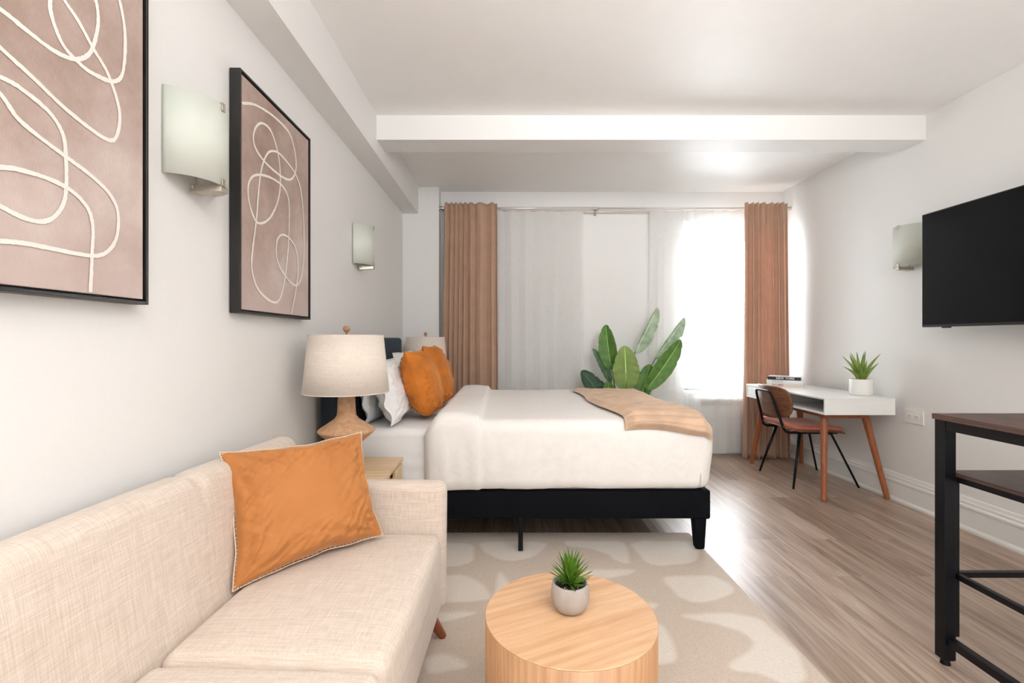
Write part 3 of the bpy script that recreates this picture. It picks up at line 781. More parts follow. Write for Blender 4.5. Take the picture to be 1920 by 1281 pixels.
# cushion on the sofa
cu = thing('throw_pillow', 'amber velvet cushion with cream whipstitched edge leaning in the sofa corner', 'cushion', (-.66, 1.67, .45))
BLc, BRc, TRc, TLc = at(438, 1107, 1.452), at(716, 1003, 1.80), at(676, 812, 1.90), at(414, 850, 1.60)
o, rim, nrm = cushion('cover', 'amber', cu, (BLc, BRc, TRc, TLc), .165, 3, 100, .0085, .095, .42); loc(o, cu)
bm = bmesh.new()
cen = (BLc+BRc+TRc+TLc)/4
dist = 0; last = None; pts = []
for i in range(len(rim)):
    a, b = rim[i], rim[(i+1) % len(rim)]; L = (b-a).length; k = max(1, int(L/.004))
    for j in range(k): pts.append(a.lerp(b, j/k))
acc = 0; edge = []
for i, p in enumerate(pts):
    q = pts[(i+1) % len(pts)]; acc += (q-p).length
    out = (p-cen).normalized()
    edge.append(p+out*.005)
    if acc > .0095:
        acc = 0; tube(bm, [p-out*.013+nrm*.0075, p+out*.005+nrm*.001, p-out*.013-nrm*.0075], .0019, 5)
edge.append(edge[0]); tube(bm, edge[::3]+[edge[0]], .0021, 5, False)
loc(obj('whipstitch_edge', bm, 'stitch', cu, smooth=True), cu)

# ------------------------------------------------------------------ round table
rt = thing('side_table', 'round drum table of pale oak on the beige rug', 'table', (.180, 1.375, 0))
RT, ZT = .2405, .42
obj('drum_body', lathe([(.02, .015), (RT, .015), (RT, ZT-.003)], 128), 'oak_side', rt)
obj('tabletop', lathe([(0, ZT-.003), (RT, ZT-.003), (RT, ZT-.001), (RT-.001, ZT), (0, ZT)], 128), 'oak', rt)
for o in (rt.children[0], rt.children[1]):
    for f in o.data.polygons: f.use_smooth = abs(f.normal.z) < .5

def blade(bm, base, tip, w, sag=.0, nn=8, cup=.3, side=None, taper=.9, uvl=None):
    base, tip = Vector(base), Vector(tip); d = tip-base; L = d.length
    s = side or d.cross(Vector((0, 0, 1))); s = Vector(s)
    if s.length < 1e-4: s = Vector((1, 0, 0))
    s.normalize(); nrm = s.cross(d).normalized()
    if nrm.z < 0: nrm = -nrm
    rows = []
    for i in range(nn+1):
        t = i/nn; p = base.lerp(tip, t)+nrm*sag*math.sin(t*math.pi)
        ww = w/2*(min(1, .45+t*2.2))*(1-t**1.6)**taper+.0002
        rows.append([bm.verts.new(p-s*ww+nrm*ww*cup), bm.verts.new(p-nrm*ww*cup*.4), bm.verts.new(p+s*ww+nrm*ww*cup)])
    for i, (a, b) in enumerate(zip(rows, rows[1:])):
        for k in range(2):
            f = bm.faces.new((a[k], a[k+1], b[k+1], b[k]))
            if uvl:
                for l, (uu, vv) in zip(f.loops, ((k/2, i/nn), ((k+1)/2, i/nn), ((k+1)/2, (i+1)/nn), (k/2, (i+1)/nn))): l[uvl].uv = (uu, vv)
# potted plant on the round table
pp = thing('potted_plant', 'spiky green succulent in a grey concrete pot on the round table', 'plant', (.183, 1.392, ZT))
obj('pot', lathe([(0, 0), (.030, 0), (.041, .006), (.050, .020), (.0548, .040), (.0545, .058), (.0515, .078), (.0505, .080), (.046, .080), (.045, .076), (.046, .062), (0, .062)], 56), 'concrete', pp, smooth=True)
bm = bmesh.new(); rnd = random.Random(8)
bmesh.ops.create_cone(bm, cap_ends=True, segments=32, radius1=.0445, radius2=.0445, depth=.006, matrix=Matrix.Translation((0, 0, .066)))
for i in range(160):
    a = rnd.random()*6.28; r = .041*math.sqrt(rnd.random())
    bmesh.ops.create_icosphere(bm, subdivisions=1, radius=rnd.uniform(.0015, .0032), matrix=Matrix.Translation((r*math.cos(a), r*math.sin(a), .070)))
gm, nt, p = new_mat('dark_gravel')
v = nd(nt, 'ShaderNodeTexVoronoi'); v.inputs['Scale'].default_value = 230; nt.links.new(coords(nt), v.inputs['Vector'])
nt.links.new(ramp(nt, v.outputs['Color'], [(0, srgb(14, 14, 12)), (.72, srgb(34, 32, 28)), (1, srgb(225, 222, 215))]), p.inputs['Base Color']); p.inputs['Roughness'].default_value = .6
obj('gravel', bm, gm, pp)
bm = bmesh.new(); uvl = bm.loops.layers.uv.new('UVMap')
for i in range(86):
    lvl = i/86; a = i*2.399+rnd.uniform(-.2, .2)
    el = math.radians(12+72*lvl**.9+rnd.uniform(-8, 8)); L = rnd.uniform(.060, .078)*(1+.10*lvl)
    b = Vector((.004*math.cos(a), .004*math.sin(a), .070+.030*lvl))
    d = Vector((math.cos(a)*math.cos(el), math.sin(a)*math.cos(el), math.sin(el)))
    blade(bm, b, b+d*L, rnd.uniform(.007, .0105), rnd.uniform(-.002, .005), 7, .35, uvl=uvl)
tube(bm, [(0, 0, .066), (0, 0, .100)], .006, 8)
obj('foliage', bm, 'leaf_small', pp, smooth=True)

# ------------------------------------------------------------------ bed
bed = thing('bed', 'bed with a black velvet frame and tall channelled headboard', 'bed', (0, 0, 0))
BX0, BX1, BY0, BY1 = -.93, 1.142, 2.70, 4.29
def headfn(p):
    if p.x > -.95:
        y = (p.y-2.66)/1.62*30
        return (p.x-.012*(1-abs(math.sin(y*math.pi)))**2*sm(.25, .3, p.z), p.y, p.z)
    return p
obj('headboard', rbox(-1.03, -.925, 2.655, 4.275, .05, 1.212, .030, (2, 240, 6), 5, headfn), 'headv', bed, smooth=True)
bm = rbox(BX0-.02, BX1, BY0, BY0+.06, .192, .352, .014, (10, 2, 3), 3)
obj('side_rail', bm, 'navy', bed, smooth=True)
obj('side_rail', rbox(BX0-.02, BX1, BY1-.06, BY1, .192, .352, .014, (10, 2, 3), 3), 'navy', bed, smooth=True)
obj('foot_rail', rbox(BX1-.06, BX1+.001, BY0-.001, BY1+.001, .190, .354, .014, (2, 10, 3), 3), 'navy', bed, smooth=True)
obj('slat_platform', B(BX0, BX1-.06, BY0+.06, BY1-.06, .29, .32), 'black_metal', bed)
for y, s in ((BY0+.045, 1), (BY1-.045, -1)):
    bm = bmesh.new(); c = Vector((BX1-.052, y, 0))
    for z, w in ((.013, .024), (.19, .036)):
        pass
    lo = [bm.verts.new((c.x+a*.026-.005+.008, c.y+b*.026, .0125 if y < 2.97 else .001)) for a, b in ((-1, -1), (1, -1), (1, 1), (-1, 1))]
    hi = [bm.verts.new((c.x+a*.036, c.y+b*.036, .195)) for a, b in ((-1, -1), (1, -1), (1, 1), (-1, 1))]
    bm.faces.new(lo[::-1]); bm.faces.new(hi)
    for i in range(4): bm.faces.new((lo[i], lo[(i+1) % 4], hi[(i+1) % 4], hi[i]))
    obj('leg', bm, 'navy', bed, bevel=.012, seg=3)
for (x, y) in ((.078, 2.715), (.078, 3.5), (.078, 4.27), (-.86, 2.74), (-.86, 4.25)):
    obj('support_leg', B(x-.013, x+.013, y-.013, y+.013, .013 if y < 2.97 else .001, .292), 'black_metal', bed, bevel=.002)

mt = tag(obj('mattress', rbox(BX0+.012, BX1-.035, 2.73, 4.255, .325, .690, .045, (26, 22, 8), 5,
      lambda p: (p.x, p.y+(.006*math.sin(p.z*75+3*N(p.x*4, 0, p.z*3)) if p.y < 2.8 else 0)*(1 if p.z < .64 else 0), p.z+.003*N(p.x*4, p.y*4, 0))), 'sheet', smooth=True),
      'white sheeted mattress showing between the nightstand and the duvet', 'mattress')

# duvet
DX0, DX1, DY0, DY1, DZ0, DZ1 = -.462, 1.158, 2.655, 4.335, .345, .752
def duvfn(p):
    x, y, z = p
    top = sm(.60, .72, z)
    fold = 1-sm(-.165, -.13, x)                  # the turned-back band is doubled
    near = y < 3.0 and top < 1
    nz = N(x*3, y*3, z*3); nf = N(x*9, y*9, z*3)
    dz = top*(.004*nz+.002*nf)
    # turned-back band: puffy top
    dz += fold*top*(.030+.012*math.sin((x+.46)/.33*math.pi)+.006*N(x*9, y*6, 2))
    dz -= (1-sm(-.462, -.36, x))*top*.060
    side = 1-top
    if y < 2.80:
        y -= fold*.010+side*(.006*N(x*5, z*3, 0)+.004*N(x*16, z*4, 1)*(1+fold))
        y += .028*(1-sm(.345, .60, z))*.6
    if y > 4.2: y += fold*.01
    if x > 1.08: x += side*.006*N(y*6, z*4, 2)-.016*(1-sm(.345, .60, z))
    hem = (1-sm(.345, .40, z))
    dz += hem*(.008*N(x*4, y*4, 5)+.004*N(x*14, y*14, 5)+.010*(x-.3))
    if fold > .5: dz -= hem*.006
    return (x, y, z+dz)
def duvskip(m, a, s):
    if a == 2 and s < 0: return True
    if a == 0 and s < 0 and m.z < .70 and 2.73 < m.y < 4.26: return True
    return False
dv = obj('duvet', rbox(DX0, DX1, DY0, DY1, DZ0, DZ1, .075, (150, 110, 26), 9, duvfn, duvskip), 'duvet', smooth=True)
dv.modifiers.new('s', 'SOLIDIFY').thickness = .004
tag(dv, 'cream white duvet with a turned-back top edge covering the bed', 'duvet')

# pillows
def bed_pillow(label, name, mat, y0, y1, xb, xt, zb, zt, th, seed, cat, grp, wr, pinch, flange, pw=.42, dn=0, foot=0):
    t = thing(name, label, cat, ((xb+xt)/2, (y0+y1)/2, zb), 0, grp)
    o, rim, nr = cushion('cover', mat, t, ((xb, y0, zb), (xb+dn, y1, zb), (xt+dn, y1, zt), (xt, y0, zt)), th, seed, 80, wr, pinch, pw, flange, foot)
    loc(o, t)
    if mat == 'orange':
        bm = tube(bmesh.new(), [r for r in rim]+[rim[0]], .0022, 6, False)
        loc(obj('piping', bm, mat, t, smooth=True), t)
    return t
bed_pillow('white pillow upright against the near side of the headboard, rearmost', 'bed_pillow', 'pillow', 2.84, 3.46, -.820, -.885, .70, 1.055, .085, 1, 'pillow', 'white bed pillows', .006, .03, .07)
bed_pillow('white flanged pillow between the rearmost pillow and the nearer orange cushion', 'bed_pillow', 'pillow', 2.74, 3.40, -.650, -.765, .705, 1.075, .16, 2, 'pillow', 'white bed pillows', .009, .03, .07)
bed_pillow('white pillow at the far side of the bed, mostly hidden by orange cushions', 'bed_pillow', 'pillow', 3.52, 4.18, -.72, -.83, .70, 1.10, .15, 6, 'pillow', 'white bed pillows', .006, .03, .07)
bed_pillow('rust orange velvet cushion standing on the bed, nearer of the two', 'throw_pillow', 'orange', 2.90, 3.34, -.485, -.615, .712, 1.125, .205, 7, 'cushion', 'rust orange cushions on the bed', .0085, .05, 0, .5, .02, .22)
bed_pillow('rust orange velvet cushion standing behind the nearer orange one', 'throw_pillow', 'orange', 3.44, 3.88, -.470, -.60, .715, 1.15, .19, 9, 'cushion', 'rust orange cushions on the bed', .0085, .05, 0, .5, .02, .22)

# throw blanket: ribbed plush folded strip lying over the foot of the bed
def throw():
    bm = bmesh.new(); nu, nv = 90, 420; g = {}
    RA = .090; ARC = RA*math.radians(84)
    def path(q):               # along the blanket: round the duvet's near edge, then over its top
        if q < ARC:
            a = math.radians(90)+(ARC-q)/RA
            return 2.738+RA*math.cos(a), .669+RA*math.sin(a), (math.cos(a), math.sin(a))
        return 2.738+(q-ARC), .759, (0, 1)
    for s in (0, 1):
        for i in range(nu+1):
            for j in range(nv+1):
                u, v = i/nu, j/nv
                yl, yr = 4.16, 4.10
                q = 1.50*v+.012*math.sin(u*5)*(1-v)+.02*(1-u)*(1-v)
                y, zp, nn = path(q)
                xl = .640-.095*v+.020*math.sin(v*9+.5)+.008*N(v*8, 0, 3); xr = 1.128-.015*v+.010*math.sin(v*8)
                x = xl+(xr-xl)*u
                e = min(u, 1-u)*(xr-xl); ey = min(v, 1-v)*1.5
                ed = sm(0, .06, e)*sm(0, .02, ey)
                th = .003+.008*ed
                rib = .022*abs(math.sin((q+.014*N(x*4, y*2, 1)+.004*N(x*15, y*2, 1))*math.pi/.044))**.45*ed*(.30+.70*(1-sm(2.9, 3.25, y)))
                lump = .009*(N(x*6, y*5, 2)+.8*N(x*13, y*10, 7))*ed*sm(2.75, 3.0, y)
                fold = .016*(1-sm(.02, .06, ey if v < .5 else 1))*ed
                k = .006+.004*N(x*3, y*3, 0)-(.02*0)
                if s == 0: k += th+rib+lump+fold
                drop = (x-1.075)**2*10 if x > 1.075 else 0
                g[s, i, j] = bm.verts.new((x, y+nn[0]*k, zp+nn[1]*k-drop))
        for i in range(nu):
            for j in range(nv):
                f = (g[s, i, j], g[s, i+1, j], g[s, i+1, j+1], g[s, i, j+1]); bm.faces.new(f if s == 0 else f[::-1])
    for i in range(nu):
        for j in (0, nv): bm.faces.new((g[0, i, j], g[1, i, j], g[1, i+1, j], g[0, i+1, j]))
    for j in range(nv):
        for i in (0, nu): bm.faces.new((g[0, i, j], g[0, i, j+1], g[1, i, j+1], g[1, i, j]))
    tag(obj('throw_blanket', bm, 'throw', smooth=True), 'ribbed tan plush throw laid across the foot of the bed', 'blanket')
throw()

# ------------------------------------------------------------------ nightstands and lamps
def nightstand(label, x0, x1, y0, y1, zt):
    t = thing('nightstand', label, 'nightstand', (x0, y0, 0), 0, 'light oak nightstands')
    w, d = x1-x0, y1-y0
    obj('top', B(0, w, 0, d, zt-.022, zt), 'lightoak', t, bevel=.003)
    bm = B(.005, w-.012, 0.004, .022, .16, zt-.022); box(bm, .005, w-.012, d-.022, d-.004, .16, zt-.022); box(bm, .005, w-.012, .022, d-.022, .16, .178); box(bm, .005, .02, .022, d-.022, .178, zt-.022)
    obj('body', bm, 'lightoak', t, bevel=.002)
    zz = zt-.024
    for a, b in ((zz-.175, zz-.004), (.182, zz-.181)):
        bm = B(w-.014, w, .024, d-.024, a, b-.028); box(bm, w-.014, w, .024, d/2-.05, b-.028, b); box(bm, w-.014, w, d/2+.05, d-.024, b-.028, b)
        dr = obj('drawer', bm, 'lightoak', t, bevel=.0015)
        obj('drawer_inside', B(w-.10, w-.03, .03, d-.03, a, b-.03), 'lightoak', dr)
    for x in (.03, w-.03):
        for y in (.03, d-.03): obj('leg', T([(x, y, .16), (x, y, .014 if y0 < 2.5 else .001)], [.018, .012], 16), 'lightoak', t)
nightstand('light oak nightstand between the sofa arm and the bed', -1.03, -.562, 2.145, 2.625, .560)
nightstand('light oak nightstand beyond the bed, in the back left corner', -1.03, -.59, 4.345, 4.785, .560)
def lamp(label, x, y, z, rot=0):
    t = thing('table_lamp', label, 'lamp', (x, y, z), rot, 'sandy clay table lamps')
    obj('base', lathe([(0, 0), (.066, 0), (.070, .006), (.0655, .03), (.061, .10), (.060, .118), (.072, .128), (.128, .176), (.1365, .186), (.1365, .192), (.128, .200), (.060, .245), (.047, .262), (.044, .285), (.0395, .365), (.035, .370), (0, .370)], 64), 'clay', t, smooth=True)
    obj('neck', lathe([(.013, .370), (.013, .392), (.006, .395), (.006, .66), (0, .66)], 20), 'nickel', t, smooth=True)
    bm = lathe([(.205, .378), (.177, .660)], 72, cap=False)
    s = obj('lamp_shade', bm, 'shade', t, smooth=True, solid=.003)
    for r, zz in ((.2055, .379), (.1775, .659)):
        bm = tube(bmesh.new(), [(r*math.cos(a*math.pi/36), r*math.sin(a*math.pi/36), zz) for a in range(73)], .0022, 6, False)
        obj('shade_rim', bm, 'shade', s, smooth=True)
    bm = bmesh.new()
    for k in range(3):
        a = k*2.094; tube(bm, [(0, 0, .655), (.175*math.cos(a), .175*math.sin(a), .655)], .0015, 6)
    obj('shade_spider', bm, 'nickel', s, smooth=True)
    obj('finial', lathe([(0, .66), (.004, .66), (.004, .672), (.008, .674), (.0155, .682), (.017, .690), (.0155, .698), (.009, .705), (0, .707)], 24), 'beech' if False else 'oak_side', t, smooth=True)
lamp('large table lamp with linen drum shade on the nightstand beside the sofa', -.793, 2.39, .560, .3)
lamp('table lamp with pale drum shade on the far side of the bed', -.766, 4.56, .560, 1.2)

# ------------------------------------------------------------------ large leafy plant
bp = thing('potted_plant', 'tall leafy plant with broad paddle leaves between the bed and the curtains', 'plant', (1.12, 4.66, 0))
PB = Vector((1.12, 4.66, 0))
obj('pot', lathe([(0, 0), (.11, 0), (.115, .005), (.15, .25), (.152, .26), (.145, .26), (.14, .22), (0, .22)], 48), 'ceramic', bp, smooth=True)
obj('soil', lathe([(0, .221), (.1385, .221), (.13, .235), (0, .24)], 40), gm, bp, smooth=True)
def bigleaf(b, t, wpx, Y0, Y1, mat, tw=0, fold=.25, sag=.03, seed=0, half=False):
    Z = lambda q, Y: at(1070+q[0]/6.743, 570+q[1]/6.743, Y)
    A, E = Z(b, Y0)-PB, Z(t, Y1)-PB
    w = wpx/6.743*(Y0+Y1)/2/F; d = (E-A); view = (A+PB-Vector((0, 0, 1.2))).normalized()
    s = d.cross(view).normalized(); s = (Matrix.Rotation(tw, 3, d.normalized()) @ s)
    nrm = s.cross(d).normalized(); ref = -view
    if nrm.dot(ref) < 0: nrm = -nrm
    bm = bmesh.new(); uvl = bm.loops.layers.uv.new('UVMap'); n, m = 44, 10; g = {}
    rnd = random.Random(seed); cuts = [(rnd.uniform(.55, .92), rnd.choice((-1, 1))) for _ in range(3)]
    for i in range(n+1):
        v = i/n; c = A.lerp(E, v)+nrm*(-sag*4*(v-.5)**2+sag)+s*.02*math.sin(v*3+seed)*0
        hw = w/2*(math.sin(math.pi*v**.82)**.55 if 0 < v < 1 else 0)+.0008
        for j in range(-m, m+1):
            q = j/m; h2 = hw
            for cv, sd in cuts:
                if q*sd > 0: h2 *= 1-.16*math.exp(-((v-cv)/.014)**2)*abs(q)**3
            if half and q > 0: h2 *= .25
            p = c+s*q*h2+nrm*(fold*abs(q)*hw)+nrm*.004*math.sin(v*40+abs(q)*3)*abs(q)**2
            g[i, j] = bm.verts.new(p)
    for i in range(n):
        for j in range(-m, m):
            f = bm.faces.new((g[i, j], g[i, j+1], g[i+1, j+1], g[i+1, j]))
            for l, (a, b2) in zip(f.loops, ((j, i), (j+1, i), (j+1, i+1), (j, i+1))): l[uvl].uv = ((a/m+1)/2, b2/n)
    lf = obj('leaf', bm, mat, bp, smooth=True, solid=.0012)
    root = Vector((.02*math.cos(seed*2.1), .02*math.sin(seed*2.1), .235))
    mid = root.lerp(A, .5)+Vector((0, 0, .05))
    obj('stalk', T(catmull([root, mid, A, A.lerp(E, .4)+nrm*sag*.95], 8), [.008-.0055*k/24 for k in range(25)], 8), 'stem', lf, smooth=True)
bigleaf((700, 1092), (682, 530), 330, 4.52, 4.50, 'leaf_olive', .15, .12, .02, 1)
bigleaf((520, 835), (445, 262), 235, 4.66, 4.70, 'leaf_mid', -.3, .35, .02, 2)
bigleaf((505, 1010), (280, 565), 120, 4.70, 4.80, 'leaf_blue', .5, .4, .02, 3)
bigleaf((400, 1190), (140, 840), 215, 4.62, 4.74, 'leaf_dark', .2, .2, .01, 4)
bigleaf((420, 1200), (375, 970), 130, 4.74, 4.80, 'leaf_dark', 0, .2, .01, 5)
bigleaf((500, 1230), (470, 975), 170, 4.60, 4.60, 'leaf_mid', 0, .45, .01, 6)
bigleaf((812, 620), (1092, 45), 240, 4.74, 4.80, 'leaf_pale', .1, .15, .03, 7, True)
bigleaf((1068, 695), (1438, 170), 230, 4.72, 4.78, 'leaf_pale', .1, .15, .03, 8, True)
bigleaf((955, 1085), (1395, 455), 240, 4.62, 4.66, 'leaf_mid', .35, .25, .03, 9)
bigleaf((880, 1260), (1010, 760), 230, 4.68, 4.72, 'leaf_mid', -.3, .35, .02, 10)

# ------------------------------------------------------------------ desk
dk = thing('desk', 'white desk with open cubby and splayed brown wooden legs by the right wall', 'desk', (2.32, 3.52, 0))
dw, dl, z0, z1 = .515, 1.15, .645, .768
obj('desktop', B(0, dw, 0, dl, z1-.014, z1), 'white', dk, bevel=.002)
bm = B(0, dw, 0, .014, z0, z1-.014); box(bm, 0, dw, dl-.014, dl, z0, z1-.014); box(bm, 0, dw, .014, dl-.014, z0, z0+.014)
box(bm, dw-.014, dw, .014, dl-.014, z0+.014, z1-.014); box(bm, .01, dw-.014, .62, .634, z0+.014, z1-.014)
obj('case', bm, 'white', dk, bevel=.002)
dr = obj('drawer', B(.004, .018, .637, dl-.017, z0+.017, z1-.017), 'white', dk, bevel=.002, loc=None)
bm = B(.075, dw-.09, .13, .155, z0-.045, z0); box(bm, .075, dw-.09, dl-.17, dl-.145, z0-.045, z0); box(bm, .10, .12, .155, dl-.17, z0-.045, z0); box(bm, dw-.13, dw-.11, .155, dl-.17, z0-.045, z0)
obj('under_frame', bm, 'beech', dk, bevel=.003)
for (tx, ty, fx, fy) in ((.110, .175, .028, .055), (.415, .175, .535, .100), (.085, .985, .040, 1.130), (.415, .985, .530, 1.150)):
    obj('leg', T([(tx, ty, z0), (fx, fy, .001)], [.026, .018], 24), 'beech', dk)

# ------------------------------------------------------------------ desk chair
ch = thing('desk_chair', 'chair with curved walnut back, terracotta seat and black metal legs at the desk', 'chair', (2.52, 4.15, 0))
CO = Vector((2.52, 4.15, 0))
bm = bmesh.new(); nu, nv = 40, 24; g = {}
for i in range(nu+1):
    for j in range(nv+1):
        a, b = -1+2*i/nu, -1+2*j/nv
        # squircle mapping of the outline
        k = (abs(a)**4+abs(b)**4)**.25; mxx = max(abs(a), abs(b)); q = mxx/k if k > 0 else 1
        a2, b2 = a*q, b*q
        wdt = .252*(1-.10*sm(0, 1, -b2)*1)
        z = .676+.131*b2
        g[i, j] = bm.verts.new((2.243-2.52+.064*a2*a2-.035*b2*(.6), wdt*a2, z))
for i in range(nu):
    for j in range(nv): bm.faces.new((g[i, j], g[i+1, j], g[i+1, j+1], g[i, j+1]))
obj('backrest', bm, 'walnut', ch, smooth=True, solid=.012)
def seatfn(p):
    u = (p.x+.245)/.5
    z = p.z-.020*sm(.75, 1.05, u)+.030*sm(.25, -.02, u)
    y = p.y*(1-.18*sm(.35, 0, u)-.08*sm(.8, 1, u))
    return (p.x, y, z-.008*(1-(p.y/.22)**2)*(1 if p.z > .46 else 0))
obj('seat_pad', rbox(-.235, .245, -.218, .218, .452, .492, .019, (18, 18, 2), 5, seatfn), 'pink', ch, smooth=True)
obj('seat_shell', rbox(-.240, .250, -.222, .222, .439, .453, .0065, (18, 18, 1), 3, lambda p: seatfn(p)), 'walnut', ch, smooth=True)
bk = [(.20, -.175, .428), (-.222, -.165, .428), (-.318, -.118, .762), (-.318, .118, .762), (-.222, .165, .428), (.20, .175, .428)]
obj('back_frame', T(arc_pts(bk, .045, 7), .0105, 12), 'black_metal', ch, smooth=True)
for x in (-.08, .16): obj('crossbar', T([(x, -.172, .428), (x, .172, .428)], .009, 10), 'black_metal', ch, smooth=True)
for yy in (-.133, .133):
    for zz in (.62, .68): obj('bolt', sphere(bmesh.new(), Vector((-.296+.018*(zz<.65), yy, zz)), .008, 8), 'black_metal', ch, smooth=True)
for tp, ft in (((-.105, -.172, .428), (-.228, -.290, .001)), ((-.105, .172, .428), (-.215, .245, .001)), ((.150, -.172, .428), (.318, -.262, .001)), ((.175, .172, .428), (.315, .262, .001))):
    tp, ft = Vector(tp), Vector(ft); k = tp+(Vector((0, 0, -.01)))
    P = arc_pts([tp+Vector((-.0 if tp.x < 0 else -.05, 0, 0)), tp, ft], .03, 5) if tp.x > 0 else [tp, tp.lerp(ft, .5), ft]
    n = len(P); obj('leg', T(P, [.0135-.0055*(k/(n-1)) for k in range(n)], 14), 'black_metal', ch, smooth=True)

# ------------------------------------------------------------------ plant on the desk
dp = thing('potted_plant', 'aloe with pointed leaves in a white cylinder pot on the desk', 'plant', (2.735, 3.725, .768))
obj('pot', lathe([(0, 0), (.070, 0), (.075, .004), (.077, .010), (.077, .122), (.0755, .125), (.070, .125), (.069, .12), (.069, .108), (0, .108)], 56), 'ceramic', dp, smooth=True)
obj('gravel', lathe([(0, .109), (.0685, .109), (.06, .114), (0, .116)], 40), gm, dp)
bm = bmesh.new(); uvl = bm.loops.layers.uv.new('UVMap')
for tx, tz, ty in ((-.145, .300, .0), (-.105, .330, -.03), (-.06, .300, .04), (-.02, .335, .02), (.02, .345, -.02), (.045, .330, .03), (.075, .295, .06), (.135, .320, -.02), (-.155, .225, -.02), (.0, .27, -.06), (.09, .25, -.06), (-.08, .25, -.08), (-.03, .31, .08)):
    b = Vector((tx*.12, ty*.2, .112)); t_ = Vector((tx, ty, tz))
    rows = []; L = 12
    for i in range(L+1):
        v = i/L; p = b.lerp(t_, v)+Vector((-tx, 0, 0))*.28*math.sin(v*math.pi)*.6
        rows.append((p, .0125*(.75+.35*math.sin(v*2.2))*(1-v**2.2)+.0006))
    tube(bm, [r[0] for r in rows], [r[1] for r in rows], 8)
obj('foliage', bm, 'leaf_aloe', dp, smooth=True)

# ------------------------------------------------------------------ books
def text_mesh(s, size):
    cu_ = bpy.data.curves.new('t', 'FONT'); cu_.body = s; cu_.size = size; cu_.extrude = .0003; cu_.align_x = 'CENTER'; cu_.align_y = 'CENTER'
    cu_.space_character = 1.15; cu_.offset = .0006
    o = bpy.data.objects.new('t', cu_); COL.objects.link(o)
    dg = bpy.context.evaluated_depsgraph_get(); me = bpy.data.meshes.new_from_object(o.evaluated_get(dg))
    bpy.data.objects.remove(o); return me
zb = .768
for (name, label, L, D, th, mat, tm, s, off, dx, sz, srot) in (
    ('book', 'cream book with rose lettering at the bottom of the stack on the desk', .285, .215, .030, 'cover_pink', 'txt_red', 'ROME', (0, 0), -.055, .030, 0),
    ('book', 'white book with faint grey lettering in the middle of the desk stack', .285, .215, .030, 'cover_white', 'txt_grey', 'PARIS', (-.005, 0), -.055, .030, .02),
    ('book', 'book with black spine lettered in white, top of the desk stack', .262, .195, .029, 'cover_white', 'txt_white', 'NEW YORK', (.000, .01), .01, .025, -.02)):
    t = thing(name, label, 'book', (2.565+off[0], 4.44+off[1], zb), math.radians(-33)+srot, 'books stacked on the desk')
    bm = B(-L/2, L/2, -D/2, D/2, 0, .0025); box(bm, -L/2, L/2, -D/2, D/2, th-.0025, th)
    obj('cover', bm, mat, t, bevel=.0008)
    sp = obj('spine', B(-L/2, L/2, -D/2-.003, -D/2+.001, 0, th), 'ink_black' if s == 'NEW YORK' else mat, t, bevel=.0008)
    obj('page_block', B(-L/2+.004, L/2-.004, -D/2+.001, D/2-.005, .0025, th-.0025), 'pages', t)
    me = text_mesh(s, sz); o = bpy.data.objects.new('spine_lettering', me); COL.objects.link(o); me.materials.append(M[tm]); o.parent = sp
    o.location = (dx, -D/2-.0034, th/2); o.rotation_euler = (math.pi/2, 0, 0)
    zb += th+.0004

# ------------------------------------------------------------------ bar table
bt = thing('bar_table', 'tall black metal table with dark walnut boards at the right edge', 'table', (1.60, .62, 0))
bw, bl = .50, 1.185
obj('tabletop', B(-.006, bw+.006, -.006, bl+.006, .902, .922), 'bartop', bt, bevel=.0015)
s = .042
for x in (0, bw-s):
    for y in (0, bl-s):
        lg = obj('leg', B(x, x+s, y, y+s, .022, .902), 'black_metal', bt, bevel=.002)
        obj('foot', T([(x+s/2, y+s/2, .022), (x+s/2, y+s/2, .001)], [.012, .016], 18), 'black_metal', lg)
bm = bmesh.new()
for z in (.866, ):
    for x in (.003, bw-.003-.03): box(bm, x, x+.030, s, bl-s, z, z+.036)
    for y in (.003, bl-.003-.03): box(bm, s, bw-s, y, y+.030, z, z+.036)
obj('top_frame', bm, 'black_metal', bt, bevel=.0015)
obj('shelf', B(.042, bw-.042, .01, bl-.002, .697, .711), 'bartop', bt, bevel=.001)
bm = bmesh.new()
for x in (.042, bw-.042-.02): box(bm, x, x+.02, s, bl-s, .677, .697)
for y in (.01, bl-.03): box(bm, s, bw-s, y, y+.02, .677, .697)
obj('shelf_frame', bm, 'black_metal', bt, bevel=.001)
bm = bmesh.new()
for x in (.050, bw-.07): box(bm, x, x+.020, s-.01, bl-.012, .318, .338)
for y in (.008, bl-.028): box(bm, s, bw-s, y, y+.02, .320, .340)
obj('foot_rail', bm, 'black_metal', bt, bevel=.001)
bm = bmesh.new()
for x in (.008, bw-.038): box(bm, x, x+.028, s, bl-s, .080, .108)
for y in (.008, .30, bl-.36): box(bm, .03, bw-.03, y, y+.02, .084, .104)
obj('lower_rail', bm, 'black_metal', bt, bevel=.001)
for x in (.044, bw-.066): obj('upright', B(x, x+.020, bl-.032, bl-.012, .105, .677), 'black_metal', bt, bevel=.001)

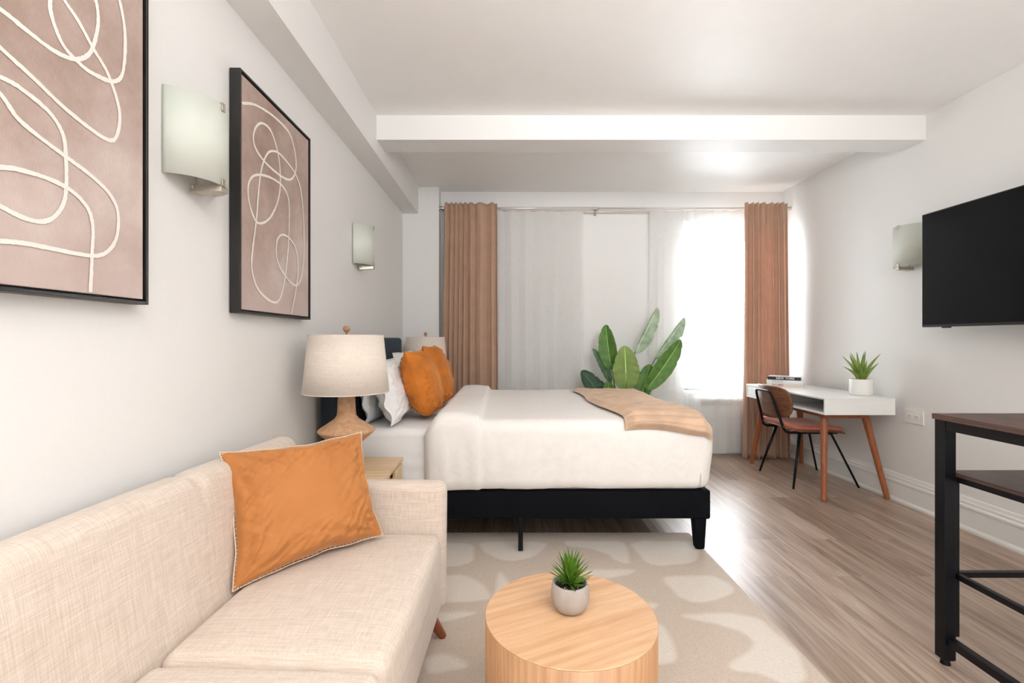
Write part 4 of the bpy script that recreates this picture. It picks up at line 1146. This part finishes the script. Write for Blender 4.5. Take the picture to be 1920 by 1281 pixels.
# ------------------------------------------------------------------ camera, sky, look
cam = bpy.data.cameras.new('camera'); co = bpy.data.objects.new('camera', cam); COL.objects.link(co)
co.location = (0, 0, H); co.rotation_euler = (math.pi/2, 0, 0)
cam.sensor_width = 36; cam.lens = F/1920*36; cam.shift_x = (960-VX)/1920; cam.shift_y = -(640.5-VY)/1920; cam.clip_start = .02
C.camera = co
for nm, loc_, sx, sy, e in (('ceiling_fill', (.9, -.7, 1.9), 2.8, .9, 62), ('ceiling_fill', (1.9, 1.0, 1.95), .5, .5, 0)):  # added fill behind the camera to brighten the ceiling, no real fixture
    if not e: continue
    L = bpy.data.lights.new(nm, 'AREA'); L.shape = 'RECTANGLE'; L.size = sx; L.size_y = sy; L.energy = e; L.color = (1, .985, .97)
    lo_ = bpy.data.objects.new(nm, L); COL.objects.link(lo_); lo_.location = loc_; lo_.rotation_euler = (math.pi-.06, 0, 0)
L = bpy.data.lights.new('far_wall_fill', 'AREA'); L.shape = 'DISK'; L.size = .9; L.energy = 4.5; L.spread = math.radians(60); L.color = (1, .99, .98)  # unseen soft disk added behind the camera to lift the far wall and bay
lo_ = bpy.data.objects.new('far_wall_fill', L); COL.objects.link(lo_); lo_.location = (1.0, -1.2, 2.2)
lo_.rotation_euler = (Vector((1.0, 5.0, 2.75))-Vector((1.0, -1.2, 2.2))).to_track_quat('-Z', 'Y').to_euler()
w = bpy.data.worlds.new('sky'); C.world = w; w.use_nodes = True; nt = w.node_tree
bg = nt.nodes['Background']
tc = nt.nodes.new('ShaderNodeTexCoord'); sp = nt.nodes.new('ShaderNodeSeparateXYZ'); nt.links.new(tc.outputs['Generated'], sp.inputs[0])
mr = nt.nodes.new('ShaderNodeMapRange'); mr.inputs[1].default_value = -.1; mr.inputs[2].default_value = .5
mr.inputs[3].default_value = .76; mr.inputs[4].default_value = 16.0
nt.links.new(sp.outputs[1], mr.inputs[0]); nt.links.new(mr.outputs[0], bg.inputs['Strength'])
cm = nt.nodes.new('ShaderNodeMix'); cm.data_type = 'RGBA'
m2 = nt.nodes.new('ShaderNodeMapRange'); m2.inputs[1].default_value = -.1; m2.inputs[2].default_value = .5
nt.links.new(sp.outputs[1], m2.inputs[0]); nt.links.new(m2.outputs[0], cm.inputs[0])
cm.inputs[6].default_value = (1.0, .99, .985, 1); cm.inputs[7].default_value = (.90, .955, 1.0, 1)
nt.links.new(cm.outputs[2], bg.inputs['Color'])
C.view_settings.view_transform = 'Standard'; C.view_settings.look = 'None'
C.view_settings.exposure = 1.14; C.view_settings.gamma = 1
